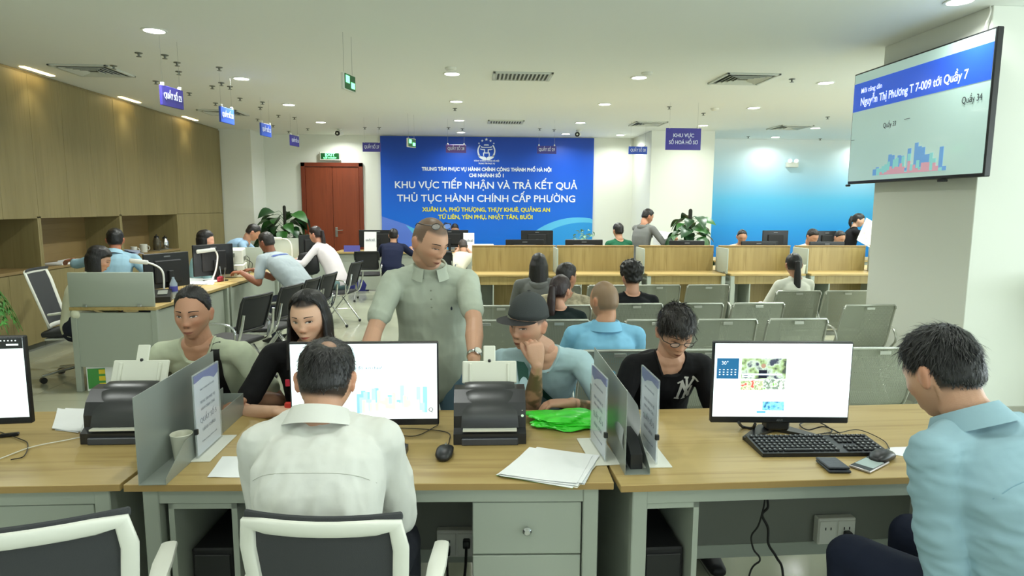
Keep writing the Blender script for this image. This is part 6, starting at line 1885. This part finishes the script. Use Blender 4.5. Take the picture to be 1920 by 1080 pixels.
P5 = person('standing man in a grey-green polo with glasses pushed up on his head', tuple(at(806, 453, 3.05)), 222, 22, 0, byaw=184, pose='stand', hair='buzz', hairc=(52, 46, 38), top=(176, 184, 168), sleeve='short', collar=True,
            arms=[dict(w=V((.005, 2.70, .96)), d=V((.05, -.25, -1)), n=V((-1, -.2, 0)), hint=V((.3, .6, 0)), curl=.35), dict(w=V((-.50, 2.72, .84)), d=V((-.1, -.5, -.9)), n=V((.3, -.3, -.6)), hint=V((-.3, .6, 0)), curl=.3)],
            vox=.0045, skin=(202, 156, 128), S=1.0, open_=.35, brow=1.1, hip=(-.2, 3.22, .87), shoulder_w=.178, trousers=(96, 124, 140), bulk=1.08, wr=.0035, stub=.12)
P6 = person('man in a dark flat-brimmed cap resting his chin on a fist', tuple(at(990, 607, 2.84)), 141, 5, -4, byaw=172, hair='buzz', hairc=(48, 40, 34), top=(172, 200, 206), sleeve='short',
            arms=[dict(w=V((.42, 2.66, .785)), d=V((-1, .05, .0)), n=DN, hint=V((.9, .2, -.6)), curl=.5), dict(w=V((.275, 2.665, .955)), d=V((-.12, .12, 1)), n=V((-.2, .9, .1)), hint=V((.25, -.2, -1)), curl=1.15, thumb=.4)],
            vox=.0045, skin=(206, 160, 134), open_=.6, hip=(.33, 3.16, .55), shoulder_w=.182, trousers=(50, 54, 66), extra={'tattoo': 1}, wr=.0035, gaze=-.3, torso_dx=(.07, .02), bulk=1.05)
P7 = person('boy with glasses in a black t-shirt looking down', tuple(at(1266, 622, 2.86)), 182, 24, 0, byaw=181, hair='kid', hairc=(30, 25, 22), top=(20, 20, 22), sleeve='short',
            arms=[dict(w=V((1.02, 2.74, .70)), d=V((-.5, -.6, -.1)), n=UP, hint=V((.6, .3, -.8))), dict(w=V((.82, 2.74, .70)), d=V((.5, -.6, -.1)), n=UP, hint=V((-.6, .3, -.8)))],
            vox=.0045, skin=(204, 158, 132), S=.98, open_=.3, hip=(.93, 3.16, .55), wid=1.02, shoulder_w=.17, trousers=(30, 30, 36), wr=.003, bulk=1.04)
# chairs the near clients sit on (hidden behind the desks)
for (x, y, rz, lb) in ((-1.24, 3.2, 180, 'black and chrome visitor chair under the tan man'), (-.74, 3.1, 184, 'black and chrome visitor chair under the long-haired woman'), (.33, 3.18, 190, 'black and chrome visitor chair under the man in the cap'), (.93, 3.14, 181, 'black and chrome visitor chair under the boy in black')):
    ch = dup(vc, (x, y, 0), R(rz), lb)
    for c_ in list(COL.objects):
        if c_.parent == ch and c_.name.split('.')[0] in ('back_frame', 'back_mesh', 'arm_tube', 'side_tube'):
            bpy.data.objects.remove(c_)
# details of the near people
def strap(P, pts, w_, m, name='bag_strap'):
    vs = []; 
    O = P['O']
    for k, (x, z) in enumerate(pts):
        for s in (-1, 1):
            o_ = P['nb']+P['rt']*(x+s*w_/2)-P['su']*z+P['sf']*.5
            h = P['shirt'].ray_cast(o_, -P['sf']); q = h[0] if h[0] is not None else o_-P['sf']*.5
            vs.append(q+P['sf']*.005-O)
    fs = [(2*i, 2*i+1, 2*i+3, 2*i+2) for i in range(len(pts)-1)]
    mb = MB().raw(vs, fs); bmesh.ops.solidify(mb.bm, geom=mb.bm.faces[:], thickness=.003)
    mb.build(name, m, P['root'])
strap(P3, [(-.085+.0*k, -.03+.03*k) for k in range(14)], .042, black_mt)
strap(P6, [(-.10+.026*k*.9, .02+.028*k) for k in range(14)][::-1] if 0 else [(.10-.022*k, .0+.03*k) for k in range(13)], .035, mat('green_strap', (26, 78, 66), .7))
# small chest emblem on the polo, red mark on the woman's shirt, initials on the boy's shirt
shirt_decal(P5, 'chest_emblem', [[(-.004, -.009), (.004, -.009), (.005, .003), (.001, .010), (-.003, .008), (-.005, .0)]], -.095, .16, mat('emblem_dark', (44, 52, 66), .7))
MB().box((0, 0, 0), (.018, .006, .03), .002).build('red_letter', mat('shirt_red', (190, 30, 60), .6), P4['root']).location = tuple(at(539, 718, 2.63)-P4['O'])
NY = []
s_ = .060
NY += strip((-.6*s_, -.9*s_), (-.42*s_, .75*s_), .22*s_) + strip((-.52*s_, .85*s_), (.42*s_, -.95*s_), .25*s_) + strip((.36*s_, -1.0*s_), (.46*s_, .2*s_), .22*s_)
NY += strip((-.1*s_, 1.05*s_), (.06*s_, .1*s_), .2*s_) + strip((.62*s_, .95*s_), (.05*s_, -.05*s_), .24*s_) + strip((.05*s_, .0), (-.04*s_, -1.05*s_), .24*s_)
NY += strip((-.8*s_, .62*s_), (-.36*s_, .86*s_), .16*s_, 3) + strip((-.85*s_, -.85*s_), (-.4*s_, -.98*s_), .16*s_, 3) + strip((-.3*s_, 1.1*s_), (.08*s_, 1.0*s_), .14*s_, 3) + strip((.42*s_, 1.02*s_), (.84*s_, .78*s_), .16*s_, 3) + strip((-.22*s_, -1.05*s_), (.16*s_, -1.08*s_), .14*s_, 3)
shirt_decal(P7, 'printed_initials', NY, -.088, .125, mat('print_white', (214, 214, 206), .7))
glasses(P7, -.0, m=mat('glasses_dark', (40, 36, 34), .3), w=.022, h=.012)
glasses(P5, .085, tilt=14, yoff=-.028, m=mat('glasses_dark', (40, 36, 34), .3), w=.024, h=.014)
# placket and buttons on the polo
pk = MB()
for k in range(8):
    o_ = P5['nb']-P5['su']*(.03+.02*k)+P5['sf']*.5; h = P5['shirt'].ray_cast(o_, -P5['sf'])
    if h[0] is not None and k in (2, 4, 6): pk.lathe([(0, .003), (.004, .002), (.005, 0)], h[0]-P5['O'], 10, tuple(P5['sf']))
pk.build('buttons', cloth((150, 156, 140)), P5['root'], kind='stuff')
# flat-brimmed cap
def cap_hat(P, m, m2):
    D, F_ = sg(64, 40); Pn = head_pts(D); hs = P['hs']
    az = np.abs(np.degrees(np.arctan2(D[:, 0], D[:, 1])))
    zl = np.interp(az, [0, 90, 180], [.040, .030, .012])
    m_ = smooth01(-.004, .006, Pn[:, 2]-zl)
    q = Pn+D*(np.where(m_ > 0, .015*m_-.01*(1-m_), -.01))[:, None]
    q[:, 2] += .016*smooth01(.03, .1, Pn[:, 2]); f_ = 1+.06*smooth01(.03, .09, Pn[:, 2]); q[:, 0] *= f_; q[:, 1] *= f_
    MB().raw([P['hc']+P['Rh'] @ (V(p)*hs)-P['O'] for p in q], F_).build('cap_crown', m, P['root'], angle=80)
    vs = []; fs = []; n = 16
    for i in range(n+1):
        a = R(-68)+R(136)*i/n
        for r_ in (0, 1):
            rr_ = (.096, .182)[r_] if abs(a) < R(50) else (.096, .096+(.086)*math.cos((abs(a)-R(50))/R(18)*PI/2))[r_]
            vs.append(P['hc']+P['Rh'] @ (V((math.sin(a)*.088*(rr_/.096)**.35, math.cos(a)*rr_+.006, .042-(.008*math.sin(a)**2)))*hs)-P['O'])
    fs = [(2*i, 2*i+1, 2*i+3, 2*i+2) for i in range(n)]
    mb = MB().raw(vs, fs); bmesh.ops.solidify(mb.bm, geom=mb.bm.faces[:], thickness=.004)
    mb.build('cap_brim', m2, P['root'], angle=80)
    MB().lathe([(0, .006), (.007, .003), (.008, 0)], P['hc']+P['Rh'] @ (V((0, -.004, .152))*hs)-P['O'], 12, tuple(P['Rh'] @ UP)).build('cap_button', m2, P['root'])
cap_hat(P6, mat('cap_charcoal', (56, 60, 60), .85, bump=.1, bscale=300), mat('cap_black', (22, 22, 24), .7))
# wristwatch on the standing man
sh, el, W, a, sd = P5['arm'][0]
ax = (W-el).normalized(); c_ = W-ax*.035-P5['O']
MB().lathe([(.032, -.009), (.0335, 0), (.032, .009)], c_, 24, tuple(ax)).build('watch_band', chrome, P5['root'])
fd = V((.35, -1, .1)); fd = (fd-ax*fd.dot(ax)).normalized()
wt_ = MB().lathe([(0, 0), (.019, 0), (.02, .006), (.017, .009), (0, .009)], c_+fd*.029, 24, tuple(fd)).build('watch_case', chrome, P5['root'])
MB().lathe([(0, .0095), (.016, .0095), (.016, .0085)], c_+fd*.029, 24, tuple(fd)).build('watch_dial', mat('dial', (235, 235, 225), .3), wt_)
# yoke seam lines on the shirts seen from behind
def seam(P, pts, m, name='seam'):
    out = []
    for x, z in pts:
        o_ = P['nb']+P['rt']*x-P['su']*z-P['sf']*.5
        h = P['shirt'].ray_cast(o_, P['sf'])
        if h[0] is not None: out.append(h[0]-P['sf']*.0002-P['O'])
    if len(out) > 2: MB().tube(out, .0013, 5).build(name, m, P['root'])
seam(P1, [(-.17+.017*k, .125+.03*abs((k-10)/10)**4) for k in range(21)], mat('seam_shade', (190, 192, 182), .9))
seam(P2, [(-.17+.017*k, .125+.03*abs((k-10)/10)**4) for k in range(21)], mat('seam_blue', (126, 162, 178), .9))
# phone held by the boy below the desk edge is out of sight; small red item in the woman's hand
prop('red_lighter', 'small red item held in the black-shirted woman hands', 'lighter', tuple(at(541, 765, 2.6)), MB().box((0, 0, .012), (.03, .018, .026), .005), mat('item_red', (200, 50, 40), .4))

# --- people on the steel benches (backs to the camera)
def bp(label, px, py, y, yaw, **k):
    kw = dict(vox=.0085, eyes=False, legs=True, pitch=4); kw.update(k)
    return person(label, tuple(at(px, py, y)), yaw, **kw)
bp('shaven-headed man in a sky-blue polo on the nearest bench row', 1133, 563, 3.72, 28, byaw=-2, hair='buzz', hairc=(92, 80, 62), top=(128, 186, 216), collar=True, vox=.0065, skin=(190, 140, 108), hip=(.76, 3.72, .53), bulk=1.05, shoulder_w=.185, wr=.003)
bp('ponytailed woman in a black top on the second bench row', 1050, 545, 4.75, -38, byaw=-10, female=True, hair='pony', hairc=(40, 24, 24), top=(20, 32, 32), hairlen=.3, skin=(200, 150, 124), hip=(.64, 4.72, .53), vox=.007)
bp('man with shaved sides in a patterned beige shirt beyond the ponytailed woman', 1062, 520, 5.4, -50, byaw=-20, hair='short', hairc=(30, 25, 24), skin=(190, 140, 112), top=mat('beige_pattern', (170, 160, 134), .9, noise_amt=.35, nscale=30), hip=(.82, 5.45, .53), vox=.007)
PH1 = bp('long-haired person in a grey hooded top on a far bench', 1010, 497, 6.3, -5, byaw=-5, female=True, hair='long', hairc=(24, 22, 22), hairlen=.2, top=(112, 114, 112), sleeve='long', hip=(.62, 6.35, .53), shoulder_w=.19)
bp('person with bushy curly black hair in a black t-shirt', 1184, 520, 5.45, 12, byaw=0, hair='curly', hairc=(18, 16, 16), top=(22, 24, 26), hip=(1.38, 5.45, .53), shoulder_w=.18, skin=(196, 148, 122))
bp('woman with a long black ponytail in a cream top by the big column', 1488, 497, 6.2, -8, byaw=8, female=True, hair='pony', hairc=(22, 20, 20), hairlen=.45, top=(228, 228, 214), sleeve='long', hip=(3.18, 6.2, .53), shoulder_w=.17)
# --- staff and others behind the oak booths
bp('person in a green top seen from behind past the oak booths', 1159, 433, 10.0, 15, top=(32, 92, 66), hip=(2.28, 9.95, .55), vox=.009)
PH2 = bp('standing person in a grey hooded jacket with a red lanyard reading a sheet', 1214, 406, 10.3, -75, byaw=-55, pose='stand', hair='short', top=(118, 120, 118), sleeve='long', vox=.009,
   arms=[dict(w=V((3.22, 10.5, 1.12)), d=FX, n=V((0, -1, 0))), dict(w=V((3.20, 10.2, 1.10)), d=FX, n=V((0, 1, 0)))], pitch=22, skin=(196, 142, 112))
prop('paper_sheet', 'white sheet held by the person in the grey hooded jacket', 'papers', tuple(at(1243, 447, 10.3)), MB().box((0, 0, 0), (.34, .004, .26), 0, (R(-30), R(8), 0)), paper)
bp('woman half hidden by a monitor before the blue mural', 1391, 444, 9.95, 168, female=True, hair='slick', top=(226, 200, 176), pitch=20, vox=.009)
bp('man in a white shirt bent over his monitor before the blue mural', 1523, 444, 9.75, 195, byaw=178, hair='short', top=(226, 230, 228), sleeve='long', pitch=25, vox=.009)
bp('dark-haired person with a hand at the face behind the last booth', 1574, 446, 9.95, 190, hair='slick', top=(190, 205, 215), female=True, pitch=25, vox=.009)
bp('standing woman in black reading a newspaper beside the big column', 1609, 413, 10.6, -110, byaw=-110, pose='stand', female=True, hair='pony', hairc=(24, 22, 22), hairlen=.18, top=(28, 28, 32), sleeve='long', pitch=14, vox=.009, skin=(216, 176, 152),
   arms=[dict(w=V((6.85, 10.35, 1.15)), d=FX, n=V((0, 1, 0))), dict(w=V((6.82, 10.1, 1.18)), d=FX, n=V((0, 1, 0)))])
npp = prop('newspaper', 'white newspaper with yellow edge held by the standing woman in black', 'newspaper', tuple(at(1634, 440, 10.2)), MB().box((0, 0, 0), (.4, .006, .42), 0, (R(-12), R(28), 0)), fade('newsprint', [(215, 215, 205), (235, 235, 228), (190, 180, 175)], 20, .0))
# --- at the banner counter
bp('person in navy seen from behind at the banner counter', 738, 442, 11.45, 0, hair='short', top=(26, 32, 58), sleeve='short', vox=.009, hip=(-1.42, 11.2, .55), bulk=1.1,
   arms=[dict(w=V((-1.6, 11.8, .8)), d=FY, n=DN), dict(w=V((-1.12, 11.75, .85)), d=FY+UP*.3, n=DN)])
bp('staff member whose dark hair shows above the right banner-counter monitor', 853, 430, 13.1, 180, female=True, hair='pony', top=(190, 200, 205), vox=.009, pitch=15)
bp('client in a pale top reaching over the banner counter', 868, 462, 11.6, 10, hair='short', hairc=(60, 50, 44), top=(205, 200, 180), sleeve='short', vox=.009, hip=(-.30, 11.2, .55), pitch=30,
   arms=[dict(w=V((-.25, 11.9, .85)), d=FX*-.6+FY, n=DN), dict(w=V((-.1, 11.9, .83)), d=FY, n=DN)])
# --- left counter staff
bp('young woman with black bob in a cream blouse behind the wide grey screen', 184, 486, 5.95, -72, byaw=-80, female=True, hair='bob', hairc=(18, 15, 16), top=(222, 222, 198), sleeve='long', pitch=22, vox=.0065, skin=(206, 160, 136), wr=.003, eyes=True, open_=.3, seat=.44)
bp('man in a light blue shirt seen from behind, arm stretched to the ledge', 216, 450, 7.1, 20, byaw=12, hair='short', hairc=(18, 17, 17), top=(150, 186, 205), sleeve='half', collar=True, vox=.0065, skin=(172, 112, 84), pose='sit', seat=.62, hip=(-3.75, 6.95, .72), wr=.003,
   arms=[dict(w=V((-4.38, 7.3, 1.02)), d=V((-1, .3, -.1)), n=DN, hint=V((-.3, -.5, -.3))), dict(w=V((-3.2, 7.1, .9)), d=V((.6, .6, 0)), n=DN)])
bp('short-haired woman in a teal and white top beside the monitor', 385, 450, 8.0, -82, byaw=-80, female=True, hair='bob', hairc=(20, 16, 18), top=(150, 190, 195), sleeve='long', vox=.0085, skin=(214, 160, 136), eyes=False)
bp('man in a light blue shirt leaning forward at the end of the cabinet wall', 474, 436, 9.6, -68, byaw=-80, hair='short', top=(140, 170, 196), sleeve='long', vox=.009, pitch=35, pose='stand', lean=.3, hip=(-3.62, 9.6, .86), skin=(196, 146, 118),
   arms=[dict(w=V((-2.95, 9.8, .85)), d=FX, n=DN), dict(w=V((-2.95, 9.4, .85)), d=FX, n=DN)])
P20 = bp('man in a grey-blue polo with dark stripe leaning on the left counter', 500, 455, 7.75, 62, byaw=60, hair='short', hairc=(34, 30, 28), top=(158, 168, 172), vox=.0065, pitch=18, skin=(140, 88, 64), hip=(-1.88, 7.45, .56), bulk=1.1, wr=.003,
   arms=[dict(w=V((-2.66, 7.5, .86)), d=V((-.8, .3, 0)), n=DN, hint=V((0, -.4, -1))), dict(w=V((-2.62, 7.8, .86)), d=V((-.8, .2, 0)), n=DN, hint=V((0, -.2, -1)))])
P21 = bp('woman in a white blouse with dark ponytail sitting at the left counter', 592, 440, 9.2, 70, byaw=78, female=True, hair='pony', hairc=(34, 22, 22), hairlen=.38, top=(222, 214, 216), sleeve='long', vox=.0075, pitch=12, hip=(-1.86, 9.0, .56), trousers=(120, 150, 150), skin=(206, 150, 126), bulk=1.05,
   arms=[dict(w=V((-2.55, 9.0, .86)), d=V((-1, .1, 0)), n=DN), dict(w=V((-2.5, 9.3, .86)), d=V((-1, 0, 0)), n=DN)])
vs = []
for k in range(12):
    for dz in (0, .03):
        o_ = P20['nb']+P20['rt']*(-.13+.022*k)-P20['su']*(.10+dz)-P20['sf']*.5; h = P20['shirt'].ray_cast(o_, P20['sf'])
        vs.append((h[0] if h[0] is not None else o_+P20['sf']*.4)-P20['sf']*.003-P20['O'])
MB().raw(vs, [(2*i, 2*i+1, 2*i+3, 2*i+2) for i in range(11)]).build('stripe', mat('polo_stripe', (60, 80, 140), .8), P20['root'])
prop('handbag', 'black handbag on the lap of the woman in the white blouse', 'bag', tuple(at(577, 492, 9.0)), MB().loft([(0, 0, -.12), (0, 0, 0), (0, 0, .1)], [(.16, .06), (.15, .06), (.12, .04)], (1, 0, 0), 16, 4), black_mt)

def hood(P, m, red=False):
    pts = []
    for k in range(20):
        a = 2*PI*k/20; bk_ = max(0, -math.cos(a))
        pts.append(P['nb']+P['rt']*(math.sin(a)*.085)+P['sf']*(math.cos(a)*.075-.02*bk_)-P['su']*(.01+.02*bk_)-P['O'])
    MB().loft(pts, [(.022+.02*max(0, -math.cos(2*PI*k/20)), .02+.012*max(0, -math.cos(2*PI*k/20))) for k in range(20)], P['su'], 10, closed=True).build('hood', m, P['root'])
    if red:
        MB().loft([p+P['su']*.024 for p in pts], [(.006, .004)]*20, P['su'], 6, closed=True).build('lanyard', mat('lanyard_red', (190, 40, 50), .6), P['root'])
hood(PH1, cloth((112, 114, 112))); hood(PH2, cloth((118, 120, 118)), True)
